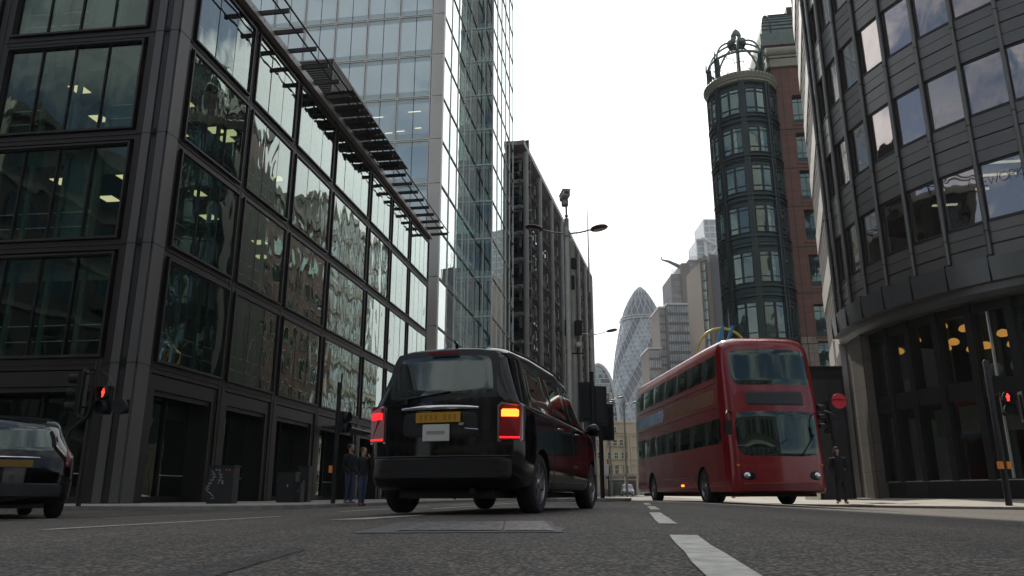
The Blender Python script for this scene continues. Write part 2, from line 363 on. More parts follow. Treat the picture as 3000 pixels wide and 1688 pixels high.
# ------------------------------------------------------------------ mesh and object helpers
class MB:
    def __init__(s, M=None):
        s.v, s.f, s.mi, s.names, s.sm = [], [], [], [], []
        s.M = M or Matrix.Identity(4)
    def _m(s, name):
        if name not in s.names: s.names.append(name)
        return s.names.index(name)
    def add(s, vs, fs, m, smooth=False):
        o = len(s.v); k = s._m(m)
        s.v += [tuple(s.M @ Vector(v)) for v in vs]
        for f in fs: s.f.append([i + o for i in f]); s.mi.append(k); s.sm.append(smooth)
        return s
    def box(s, x0, x1, y0, y1, z0, z1, m):
        return s.add([(x0, y0, z0), (x1, y0, z0), (x1, y1, z0), (x0, y1, z0), (x0, y0, z1), (x1, y0, z1), (x1, y1, z1), (x0, y1, z1)],
                     [(0, 3, 2, 1), (4, 5, 6, 7), (0, 1, 5, 4), (1, 2, 6, 5), (2, 3, 7, 6), (3, 0, 4, 7)], m)
    def cbox(s, x0, x1, y0, y1, z0, z1, m, b=.01):
        """box with chamfered edges"""
        bm = bmesh.new(); bmesh.ops.create_cube(bm, size=1)
        for v in bm.verts:
            v.co = Vector(((x0 + x1) / 2 + v.co.x * (x1 - x0), (y0 + y1) / 2 + v.co.y * (y1 - y0), (z0 + z1) / 2 + v.co.z * (z1 - z0)))
        bmesh.ops.bevel(bm, geom=bm.edges[:], offset=b, segments=2, affect='EDGES')
        bm.verts.index_update()
        s.add([tuple(v.co) for v in bm.verts], [[v.index for v in f.verts] for f in bm.faces], m); bm.free(); return s
    def quad(s, a, b, c, d, m): return s.add([a, b, c, d], [(0, 1, 2, 3)], m)
    def frame(s, x0, x1, z0, z1, w, y0, y1, m):
        """rectangular frame in the xz plane"""
        s.box(x0, x1, y0, y1, z0, z0 + w, m); s.box(x0, x1, y0, y1, z1 - w, z1, m)
        s.box(x0, x0 + w, y0, y1, z0 + w, z1 - w, m); s.box(x1 - w, x1, y0, y1, z0 + w, z1 - w, m); return s
    def lathe(s, prof, m, seg=24, c=(0, 0, 0), axis='z', a0=0, a1=2 * pi, cap=True):
        full = abs(a1 - a0 - 2 * pi) < 1e-6; n = seg if full else seg + 1
        vs, fs = [], []
        for r, h in prof:
            for i in range(n):
                a = a0 + (a1 - a0) * i / seg
                p = (r * cos(a), r * sin(a), h)
                if axis == 'x': p = (p[2], p[0], p[1])
                elif axis == 'y': p = (p[1], p[2], p[0])
                vs.append((p[0] + c[0], p[1] + c[1], p[2] + c[2]))
        for j in range(len(prof) - 1):
            for i in range(seg):
                k = (i + 1) % n if full else i + 1
                fs.append((j * n + i, j * n + k, (j + 1) * n + k, (j + 1) * n + i))
        if cap and full:
            if prof[0][0] > 1e-4: fs.append(tuple(range(n))[::-1])
            if prof[-1][0] > 1e-4: fs.append(tuple((len(prof) - 1) * n + i for i in range(n)))
        return s.add(vs, fs, m, True)
    def tube(s, pts, r, m, seg=8, closed=False):
        pts = [Vector(p) for p in pts]; n = len(pts); vs, fs = [], []
        rr = r if isinstance(r, (list, tuple)) else [r] * n
        up = Vector((0, 0, 1)); prev = None
        for i, p in enumerate(pts):
            if closed: t = (pts[(i + 1) % n] - pts[i - 1])
            else: t = (pts[min(i + 1, n - 1)] - pts[max(i - 1, 0)])
            t.normalize()
            if prev is None:
                a = t.cross(up)
                if a.length < .05: a = t.cross(Vector((1, 0, 0)))
            else: a = prev - t * prev.dot(t)
            a.normalize(); prev = a; b = t.cross(a)
            for k in range(seg):
                q = 2 * pi * k / seg
                vs.append(tuple(p + (a * cos(q) + b * sin(q)) * rr[i]))
        for i in range(n if closed else n - 1):
            j = (i + 1) % n
            for k in range(seg):
                l = (k + 1) % seg
                fs.append((i * seg + k, i * seg + l, j * seg + l, j * seg + k))
        if not closed: fs += [tuple(range(seg))[::-1], tuple((n - 1) * seg + k for k in range(seg))]
        return s.add(vs, fs, m, seg > 4)
    def prism(s, poly, z0, z1, m, mt=None):
        n = len(poly)
        vs = [(x, y, z0) for x, y in poly] + [(x, y, z1) for x, y in poly]
        s.add(vs, [(i, (i + 1) % n, n + (i + 1) % n, n + i) for i in range(n)] + [tuple(range(n))[::-1]], m)
        s.add([(x, y, z1) for x, y in poly], [tuple(range(n))], mt or m)
        return s
    def ell(s, c, r, m, seg=16, rings=10, rot=None):
        vs, fs = [], []
        for j in range(rings + 1):
            t = pi * j / rings
            for i in range(seg):
                a = 2 * pi * i / seg
                p = Vector((r[0] * sin(t) * cos(a), r[1] * sin(t) * sin(a), r[2] * cos(t)))
                if rot: p = rot @ p
                vs.append((p[0] + c[0], p[1] + c[1], p[2] + c[2]))
        for j in range(rings):
            for i in range(seg):
                k = (i + 1) % seg
                fs.append((j * seg + i, (j + 1) * seg + i, (j + 1) * seg + k, j * seg + k))
        return s.add(vs, fs, m, True)

ORG = {}
def tag(o, label=None, cat=None, group=None, kind=None):
    if label: o['label'] = label
    if cat: o['category'] = cat
    if group: o['group'] = group
    if kind: o['kind'] = kind
    return o
def empty(name, loc, label, cat, group=None):
    o = bpy.data.objects.new(name, None); o.empty_display_size = .3
    o.location = loc; COL.objects.link(o); ORG[o.name] = Vector(loc)
    return tag(o, label, cat, group)
def obj(name, mb, parent=None, smooth_angle=None):
    org = ORG[parent.name] if parent is not None else Vector((0, 0, 0))
    me = bpy.data.meshes.new(name)
    me.from_pydata([(v[0] - org[0], v[1] - org[1], v[2] - org[2]) for v in mb.v], [], mb.f)
    for n in mb.names: me.materials.append(MATS[n])
    me.polygons.foreach_set('material_index', mb.mi)
    me.polygons.foreach_set('use_smooth', mb.sm)
    me.update()
    if any(mb.sm): me.set_sharp_from_angle(angle=R(38))
    o = bpy.data.objects.new(name, me); COL.objects.link(o)
    ORG[o.name] = org
    if parent is not None: o.parent = parent
    return o
def copy_tree(o, parent=None):
    c = o.copy(); COL.objects.link(c); ORG[c.name] = ORG.get(o.name, Vector((0, 0, 0)))
    if parent is not None: c.parent = parent
    for ch in list(o.children): copy_tree(ch, c)
    return c
def frameM(origin, ang):
    return Matrix.Translation(Vector(origin)) @ Matrix.Rotation(ang, 4, 'Z')
def at(px, py, Y):
    """point of the photograph (3000 px wide) put at the forward distance Y"""
    u, v = px - 1500, 844 - py
    F = 2240 * cos(PITCH) - v * sin(PITCH); U = 2240 * sin(PITCH) + v * cos(PITCH)
    return Vector((u / F * Y, Y, CAMZ + U / F * Y))
ST = R(8.7)                                   # street heading, clockwise from +Y
SD = Vector((sin(ST), cos(ST), 0)); SN = Vector((cos(ST), -sin(ST), 0))
def sq(q, s, z=0):
    """point from street coordinates: q across (right +), s along"""
    p = SN * q + SD * s; return Vector((p.x, p.y, z))
def road_z(x, y):
    q = x * SN.x + y * SN.y
    w = 9.0 if q < 0 else 6.2
    return .18 * max(0.0, 1 - (q / w) ** 2)
# ------------------------------------------------------------------ ground
def build_ground():
    mb = MB()
    qs = [-900, -300, -120, -60, -30, -20, -14] + [-9 + i * .75 for i in range(12)] + [0 + i * .62 for i in range(11)] + [10, 20, 40, 90, 250, 900]
    ss = [-900, -200, -60, -20, -8] + [i * 2.0 for i in range(0, 40)] + [90, 130, 200, 400, 900, 3000]
    vs = []
    for q in qs:
        for s in ss:
            p = sq(q, s); vs.append((p.x, p.y, road_z(p.x, p.y)))
    ns = len(ss)
    fs = [(i * ns + j, (i + 1) * ns + j, (i + 1) * ns + j + 1, i * ns + j + 1) for i in range(len(qs) - 1) for j in range(ns - 1)]
    mb.add(vs, fs, 'asphalt', True)
    tag(obj('road', mb), kind='structure')
build_ground()
CE = Vector((25.35, 30.5))                     # centre of the round corner of the grey building
def epos(th, r): return (CE.x - r * cos(th), CE.y - r * sin(th))
def kerb_and_pave(name, outline, zt, kerb_n, inner_z=None):
    """outline: closed list of xy; the first kerb_n points are the kerb edge"""
    mb = MB(); n = len(outline)
    # kerb stones: a real step along the kerb edge
    k = outline[:kerb_n]; ins = []
    for i, p in enumerate(k):
        a = Vector(k[max(i - 1, 0)]); b = Vector(k[min(i + 1, kerb_n - 1)])
        t = (b - a).normalized(); nn = Vector((-t.y, t.x))
        ins.append(Vector(p) + nn * .28)
    c = Vector((sum(p[0] for p in outline) / n, sum(p[1] for p in outline) / n))
    if (ins[0] - c).length > (Vector(k[0]) - c).length:
        ins = [Vector(p) * 2 - q for p, q in zip([Vector(x) for x in k], ins)]
    kb = MB()
    for i in range(kerb_n - 1):
        a, b, d, e = Vector(k[i]), Vector(k[i + 1]), ins[i + 1], ins[i]
        g = .006 / max((b - a).length, .01)
        a2, b2, d2, e2 = a.lerp(b, g), b.lerp(a, g), d.lerp(e, g), e.lerp(d, g)
        kb.add([(*a2, -.1), (*b2, -.1), (*d2, -.1), (*e2, -.1), (*a2, zt - .015), (*b2, zt - .015), (*d2, zt), (*e2, zt)],
               [(0, 3, 2, 1), (4, 5, 6, 7), (0, 1, 5, 4), (1, 2, 6, 5), (2, 3, 7, 6), (3, 0, 4, 7)], 'kerb')
    ko = obj('kerb', kb); tag(ko, kind='structure')
    poly = [tuple(p) for p in ins] + [tuple(p) for p in outline[kerb_n:]]
    mb.prism([(p[0], p[1]) for p in poly], -.1, zt - .002, 'pavement')
    tag(obj(name, mb), kind='structure')
# left pavement: along the street, rounding into the side street
kl = [tuple(sq(-9.0, s)[:2]) for s in [200, 150, 110, 80, 60, 52, 48, 44, 40, 37, 34, 31, 28, 26, 24, 22.6]]
c0 = sq(-13.0, 22.0)
for i in range(1, 9):
    a = i / 8 * pi / 2
    p = c0 + SN * (4.0 * cos(a)) - SD * (4.0 * sin(a)); kl.append((p.x, p.y))
L_ = Vector((-.992, .125))
p0 = Vector(kl[-1])
for d in (2, 4, 6, 9, 14, 25, 60): kl.append(tuple(p0 + L_ * d))
kerb_and_pave('pavement', kl + [tuple(p0 + L_ * 60 + Vector((2, 40))), tuple(sq(-60, 200)[:2])], .12, len(kl))
# right pavement: concentric with the round corner
kr = [tuple(sq(4.85, s)[:2]) for s in [200, 160, 120, 95, 80, 70, 60, 54, 50, 46, 43, 40, 37.5, 35.5]]
for i in range(0, 25):
    th = R(-7 + i * 4); kr.append(epos(th, 15.6))
kr += [(35, 15.0), (60, 18)]
def right_pavement():
    n = len(kr); zo, zi = .08, .26; kb = MB(); pv = MB(); inner = []; stones = []
    for i, p in enumerate(kr):
        p = Vector(p)
        if p.y > 32.9 or p.x > 34.9: q = p + Vector((SN.x, SN.y)) * 5.0 if p.x < 34 else Vector((CE.x + 3, CE.y))
        else: q = Vector((CE.x, CE.y)) + (p - CE).normalized() * 10.2
        inner.append(q); stones.append(p + (q - p).normalized() * .28)
    for i in range(n - 1):
        a, b, c, d = Vector(kr[i]), Vector(kr[i + 1]), stones[i + 1], stones[i]; g = .006 / max((b - a).length, .01)
        a2, b2, c2, d2 = a.lerp(b, g), b.lerp(a, g), c.lerp(d, g), d.lerp(c, g)
        kb.add([(*a2, -.1), (*b2, -.1), (*c2, -.1), (*d2, -.1), (*a2, zo - .01), (*b2, zo - .01), (*c2, zo), (*d2, zo)], [(0, 3, 2, 1), (4, 5, 6, 7), (0, 1, 5, 4), (1, 2, 6, 5), (2, 3, 7, 6), (3, 0, 4, 7)], 'kerb')
        pv.add([(*d, zo), (*c, zo), (*inner[i + 1], zi), (*inner[i], zi), (*d, -.1), (*c, -.1)], [(0, 1, 2, 3), (4, 5, 1, 0)], 'pavement')
    pv.prism([tuple(q) for q in inner] + [(70, 40), (90, 200)], .1, zi - .003, 'pavement')
    tag(obj('kerb', kb), kind='structure'); tag(obj('pavement', pv), kind='structure')
right_pavement()
# traffic island under the tall lamp
isl = [sq(-2.6 + .0, 24.0), sq(-2.2, 23.2), sq(-1.0, 23.0), sq(-.3, 23.4), sq(-.1, 24.2), sq(-.1, 40), sq(-.6, 41), sq(-2.0, 41), sq(-2.6, 40)]
mb = MB(); mb.prism([(p.x, p.y) for p in isl][::1], -.02, .27, 'kerb', 'pavement')
tag(obj('traffic_island', mb), 'low stone kerbed island in the middle of the road under the tall lamp post', 'traffic island')
# road paint
def paint(pts, m='white_paint', name='road_marking', nseg=14):
    """pts: four ground corners a,b (near) c,d (far); laid 4 mm over the road"""
    a, b, c, d = [Vector(p) for p in pts]; vs = []; fs = []
    random.seed(int(a.x * 100) + 5)
    for i in range(nseg + 1):
        t = i / nseg; l = a.lerp(d, t); r = b.lerp(c, t)
        j = .006
        for k in range(4):
            p = l.lerp(r, k / 3)
            if k in (0, 3): p = p + Vector((random.uniform(-j, j), 0))
            vs.append((p.x, p.y, road_z(p.x, p.y) + (.0045 if m == 'white_paint' else .002)))
    for i in range(nseg):
        for k in range(3): o = i * 4 + k; fs.append((o, o + 1, o + 5, o + 4))
    mb = MB(); mb.add(vs, fs, m); o = obj(name, mb); tag(o, kind='structure'); return o
def dash(q, s0, s1, w=.13):
    a, b, c, d = sq(q - w / 2, s0), sq(q + w / 2, s0), sq(q + w / 2, s1), sq(q - w / 2, s1)
    paint([a[:2], b[:2], c[:2], d[:2]])
dash(.238, -1.5, 4.15, .138)
dash(.235, 5.75, 9.3, .13); dash(.30, 11.2, 14.4); dash(.30, 16.6, 20.0)
paint([(-3.28, 5.55), (-3.17, 5.5), (-2.50, 8.75), (-2.60, 8.8)])
paint([(-1.62, 7.0), (-1.28, 7.0), (-.90, 8.4), (-1.02, 8.4)])
dash(-4.2, 11, 16, .12); dash(-4.2, 18, 26, .12); dash(-6.6, 9.2, 13.2, .10); dash(-3.2, 12.5, 22, .12)
paint([(-8.3, 12.6), (-8.2, 12.4), (-6.0, 12.9), (-6.1, 13.1)])
paint([(-4.6, 20.6), (-4.6, 20.2), (4.6, 21.6), (4.6, 22.0)], nseg=10)
# darker tarmac strip lower left
paint([(-1.0, 1.4), (-.74, 1.4), (-.79, 3.1), (-.86, 3.2)], 'asphalt_patch', 'tarmac_patch')
# iron access cover in a concrete collar
def cover():
    r = empty('access_cover', (-.28, 5.2, road_z(-.28, 5.2)), 'worn rectangular iron access cover set in the road behind the black taxi', 'manhole cover')
    def sheet(x0, x1, y0, y1, dz, m, name):
        mb = MB(); vs = []; fs = []
        for i in range(9):
            for j in range(9):
                x = x0 + (x1 - x0) * i / 8; y = y0 + (y1 - y0) * j / 8
                if i in (0, 8) and m == 'concrete_collar': x += random.uniform(-.02, .02)
                vs.append((x, y, road_z(x, y) + dz))
        fs = [(i * 9 + j, (i + 1) * 9 + j, (i + 1) * 9 + j + 1, i * 9 + j + 1) for i in range(8) for j in range(8)]
        mb.add(vs, fs, m); return obj(name, mb, r)
    sheet(-.86, .30, 4.38, 6.16, .004, 'concrete_collar', 'collar')
    sheet(-.66, -.06, 4.55, 6.02, .009, 'cover_iron', 'plate')
    sheet(-.045, .24, 4.5, 6.10, .009, 'cover_iron', 'side_plate')
mat('concrete_collar', (.075, .075, .072), .6, var=.3, vs=12, bump=.5, bs=60)
cover()

# ------------------------------------------------------------------ building A: bronze framed office block on the left
def pane_strip(mb, xs, y, z0, z1, m, tilt=.0):
    for x0, x1 in xs:
        t = [random.uniform(-tilt, tilt) for _ in range(4)]
        mb.quad((x0, y + t[0], z0), (x1, y + t[1], z0), (x1, y + t[1] + t[2], z1), (x0, y + t[0] + t[2], z1), m)
def building_a():
    OR = Vector((-11.9, 24.0, .12))
    b = empty('office_building', OR, 'dark bronze framed glass office block with lit ceiling panels, on the left corner', 'building')
    Z = [4.30, 8.30, 12.30, 16.30, 20.2]
    S = frameM((-11.9, 24.0, 0), pi / 2 - ST)          # street front: x runs away from the camera
    LA = math.atan2(-.125, .992)
    WL = 17.0
    lo = Vector((-11.9, 24.0, 0)) + Vector((-.992, .125, 0)) * WL
    LF = frameM(lo, LA)                                 # side front: x runs to the corner
    sb = [0, 5.26, 9.65, 14.5, 20.4, 24.75, 29.2, 34.6]
    lb = [0, 3.3, 10.1, 17.0]
    frames = MB()
    def grid(M, bays, corner_at_start):
        frames.M = M
        L = bays[-1]
        for z in Z[:-1]:
            frames.box(0.0, L, -.02, .30, z - .06, z + .30, 'bronze')
            frames.box(0.0, L, -.05, .02, z + .10, z + .13, 'bronze_dark')
        frames.box(0, L, .0, .30, Z[-1] - .35, Z[-1], 'bronze')
    grid(S, sb, True); grid(LF, lb, False)
    # pillars
    frames.M = S
    for i, x in enumerate(sb):
        if i == 0: continue
        frames.box(x - .22, x + .22, -.035, .32, .12, 20.2, 'bronze')
        frames.box(x - .03, x + .03, -.05, -.035, .12, 20.2, 'bronze_dark')
    frames.M = LF
    for i, x in enumerate(lb[1:-1]):
        frames.box(x - .22, x + .22, -.035, .32, .12, 20.2, 'bronze')
        frames.box(x - .03, x + .03, -.05, -.035, .12, 20.2, 'bronze_dark')
    obj('facade_frame', frames, b)
    # corner pier with vertical recesses
    cp = MB(S)
    cp.box(.0, .62, -.06, .5, .12, 20.2, 'stone_grey'); cp.box(.66, .80, -.03, .5, .12, 20.2, 'bronze')
    cp.M = LF
    cp.box(WL - .30, WL, -.055, .5, .12, 20.2, 'stone_grey'); cp.box(WL - .52, WL - .34, -.02, .5, .12, 20.2, 'bronze_dark')
    cp.box(WL - .86, WL - .56, -.055, .5, .12, 20.2, 'stone_grey')
    cp.box(WL - 1.12, WL - .89, -.03, .5, .12, 20.2, 'bronze')
    for z in Z[:-1]:
        cp.box(WL - 1.13, WL + .062, -.062, .3, z + .12, z + .14, 'mullion_black')
        cp.M = S; cp.box(-.04, .82, -.066, .3, z + .12, z + .14, 'mullion_black'); cp.M = LF
    obj('corner_pier', cp, b)
    def window(M, x0, x1, z0, z1, n, gm, blinds, name='window', proud=.12, inset=.14):
        mb = MB(M); gy = -.05 if M is S else .04
        mb.frame(x0, x1, z0, z1, .07, -proud, .12, 'bronze')
        mb.frame(x0 + .07, x1 - .07, z0 + .07, z1 - .07, .03, -proud * .6, .14, 'bronze_dark')
        xa, xb = x0 + .10, x1 - .10; w = (xb - xa) / n
        mw = .016 if M is S else .03
        for k in range(1, n): mb.box(xa + k * w - mw, xa + k * w + mw, gy - (.006 if M is S else .05), gy + .12, z0 + .1, z1 - .1, 'mullion_black')
        for k in range(n):                               # safety rails inside
            if gm == 'glass_a' and k == 0 or random.random() < .75:
                for h in (1.15, .62): mb.box(xa + k * w + .04, xa + (k + 1) * w - .04, .34, .37, z0 + h, z0 + h + .03, 'rail')
            mb.box(xa + k * w + .035, xa + k * w + .18, .30, .42, z0 + .1, z1 - .1, 'interior_green')
        o = obj(name, mb, b)
        g = MB(M); pane_strip(g, [(xa + k * w + .01, xa + (k + 1) * w - .01) for k in range(n)], gy, z0 + .09, z1 - .09, gm, .007)
        obj('glass', g, o)
        for k in range(n):
            h = blinds[k % len(blinds)]
            if h > 0:
                bl = MB(M); bl.box(xa + k * w + .05, xa + (k + 1) * w - .05, .46, .47, z1 - .15 - h * (z1 - z0 - .3), z1 - .14, 'blind'); obj('blind', bl, o)
        return o
    np_ = [3, 3, 3, 4, 3, 3, 4]
    bl_s = {(0, 0): [.16, .2, .22], (1, 0): [0, 0, 0], (2, 0): [0, 0, 0], (3, 1): [.1, 0, 0]}
    for fl in range(4):
        for i in range(7):
            x0 = (sb[i] + .20) if i else .90
            window(S, x0, sb[i + 1] - .20, Z[fl] + .30, Z[fl + 1] - .12 - (.25 if fl == 3 else 0), np_[i], 'glass_a', bl_s.get((fl, i), [random.choice([0, 0, .15, 0])]))
    bl_l = {(0, 2): [.2, .2, .2, .2], (1, 2): [0, .12, .96, .25], (2, 2): [.2, .12, .2, .98], (3, 2): [.96, .1, .98, .5], (3, 1): [.3, .3]}
    for fl in range(4):
        for i in range(3):
            window(LF, lb[i] + .3, (lb[i + 1] - .30) if i < 2 else WL - 1.22, Z[fl] + .32, Z[fl + 1] - .16 - (.25 if fl == 3 else 0), 4 if i else 2, 'glass_a_front', bl_l.get((fl, i), [.2, 0]))
    # ground storey: deep reveals
    def shopfront(M, x0, x1, dark):
        mb = MB(M)
        mb.box(x0, x0 + .34, .02, .95, .12, 4.2, 'bronze'); mb.box(x1 - .34, x1, .02, .95, .12, 4.2, 'bronze')
        mb.box(x0 + .34, x1 - .34, .02, .95, 3.72, 4.2, 'bronze')
        mb.box(x0 + .34, x1 - .34, .10, .12, 3.55, 3.70, 'bronze_dark')
        mb.box(x0 + .34, x1 - .34, .80, 1.0, .12, .32, 'bronze_dark')
        xm = x0 + .34 + (x1 - x0 - .68) * .55
        mb.box(xm - .05, xm + .05, .80, 1.0, .32, 3.72, 'mullion_black')
        mb.box(xm + .05, x1 - .34, .86, .90, 1.02, 1.05, 'rail')
        o = obj('shopfront', mb, b)
        g = MB(M); pane_strip(g, [(x0 + .34, xm - .05), (xm + .05, x1 - .34)], .88, .32, 3.72, 'glass_a' if M is S else 'glass_a_front', .004)
        obj('glass', g, o)
    for i in range(7): shopfront(S, sb[i] + (.22 if i else .80), sb[i + 1] - .22, 0)
    for i in range(3): shopfront(LF, lb[i] + .22, lb[i + 1] - (.22 if i < 2 else 1.12), 0)
    # canopy over the entrance bay
    cn = MB(S); cn.box(14.8, 20.2, -1.5, -.18, 3.62, 3.70, 'fascia')
    for x in (15.6, 17.5, 19.4): cn.box(x - .04, x + .04, -1.5, -.18, 3.70, 3.78, 'bronze_dark')
    obj('entrance_canopy', cn, b)
    # floors, ceilings, core
    fl = MB(S)
    for z in Z[:-1]:
        fl.box(.9, 34.4, .50, 12.5, z - .1, z + .22, 'interior_ceiling')
        for x in (5.26, 9.65, 14.5, 20.4, 24.75, 29.2): fl.box(x - .05, x + .05, .50, 1.2, z - .55, z - .1, 'interior_green')
        fl.box(.95, 34.4, .5, .62, z - .62, z - .1, 'interior_green')
    fl.M = LF
    for z in Z[:-1]:
        fl.box(.1, WL - 1.3, .50, 9.0, z - .101, z + .221, 'interior_ceiling')
        fl.box(.1, WL - 1.3, .5, .62, z - .62, z - .1, 'interior_green')
    obj('floor_slab', fl, b)
    core = MB(S)
    core.box(8.6, 34.4, 9.0, 9.2, .1, 19.9, 'interior_dark'); core.box(34.42, 34.6, .02, 16, .1, 20.2, 'brick_dark')
    core.M = LF
    core.box(.1, WL - 9.0, 8.6, 8.8, .1, 19.9, 'interior_dark'); core.box(0, .1, .02, 16, .1, 20.2, 'brick_dark')
    core.box(WL - 9.2, WL - 9.0, 3.8, 16, .1, 19.9, 'interior_dark')
    obj('core_wall', core, b)
    rf = MB()
    c1 = Vector((-11.9, 24, 0)); c2 = lo; e1 = S @ Vector((34.6, .05, 0)); c1b = S @ Vector((.3, .3, 0))
    c3 = lo + Vector((5.4, 34, 0))
    rf.prism([(c1b.x, c1b.y), (c2.x, c2.y), (c3.x, c3.y), (e1.x, e1.y)][::-1], 19.9, 20.15, 'roof_grey')
    obj('roof', rf, b)
    cop = MB(S); cop.box(-.1, 34.7, -.28, .35, 20.2, 20.42, 'coping'); cop.box(-.05, 34.65, -.12, .3, 20.42, 20.75, 'coping')
    for x in range(0, 35): cop.box(x + .3, x + .33, -.285, .36, 20.3, 20.425, 'bronze_dark')
    cop.M = LF; cop.box(0, WL + .12, -.27, .35, 20.203, 20.423, 'coping'); cop.box(0, WL + .05, -.12, .3, 20.423, 20.753, 'coping')
    obj('coping', cop, b)
    # ceiling light panels
    def lights(M, lst, z):
        for x, y in lst:
            m = MB(M); m.box(x - .3, x + .3, y - .3, y + .3, z - .125, z - .105, 'panel_light'); obj('ceiling_light', m, b)
    lights(S, [(1.9, 2.0), (2.9, 3.4)], Z[2]); lights(S, [(2.1, 1.9), (3.3, 3.2), (4.4, 5.4), (12.6, 2.2)], Z[3])
    lights(S, [(11.0, 2.0), (7.4, 2.6), (13.2, 3.0)], Z[2]); lights(S, [(2.2, 2.6)], Z[1] + .0)
    lights(S, [(7.0, 2.5), (7.9, 2.5)], Z[3])
    # side front, x up to 17
    lights(LF, [(11.0, 3.0), (13.2, 2.6), (10.2, 5.4), (12.0, 4.6), (14.6, 4.6), (12.9, 7.2), (10.8, 7.6), (15.2, 7.4)], Z[3])
    lights(LF, [(10.9, 3.0), (13.6, 4.9), (15.6, 4.8), (11.6, 4.9), (15.9, 2.8)], Z[2])
    # rooftop gantry: outriggers, two rails, louvred deck
    for k in range(24):
        x = .6 + k * 1.48; gr = MB(S)
        gr.box(x - .05, x + .05, -1.55, -.1, 20.46, 20.66, 'bronze'); gr.box(x - .015, x + .015, -1.55, .0, 20.66, 20.68, 'bronze_dark')
        obj('gantry_bracket', gr, b)
    g2 = MB(S)
    for y in (-1.05, -1.55): g2.tube([(0, y, 20.74), (34.9, y, 20.74)], .045, 'bronze_dark', 6)
    obj('gantry_rail', g2, b)
    g3 = MB(S)
    for k in range(7):
        x0 = 12.2 + k * 1.48
        for h in range(2):
            xa = x0 + .1 + h * .68
            g3.frame2 = None
            for j in range(18): g3.box(xa + .02 + j * .034, xa + .034 + j * .034, -1.75, -.15, 20.80, 20.84, 'louvre')
            for y in (-1.75, -1.2, -.65, -.15): g3.box(xa, xa + .64, y - .02, y + .02, 20.79, 20.85, 'bronze_dark')
    obj('gantry_deck', g3, b)
    # louvred plant enclosure on the roof
    pl = MB(frameM(sq(-17.4, 0) + SD * 0, pi / 2 - ST))
    s0 = Vector(at(977, 176, 42.3)); s1 = Vector(at(1089, 348, 49.6))
    a0 = s0.x * SD.x + s0.y * SD.y; a1 = s1.x * SD.x + s1.y * SD.y
    pl.box(a0 + .08, a1 - .08, .08, 6.9, 20.2, 26.45, 'bronze_dark')
    for k in range(38):
        z = 20.4 + k * .162
        pl.box(a0, a1, 0, .07, z, z + .09, 'louvre'); pl.box(a0, a0 + .07, .0, 7.0, z + .001, z + .091, 'louvre')
    pl.box(a0 - .02, a1 + .02, -.02, 7.0, 26.5, 26.62, 'louvre')
    for x in (a0, a1): pl.box(x - .04, x + .04, -.03, .05, 20.2, 26.62, 'bronze')
    obj('plant_enclosure', pl, b)
building_a()

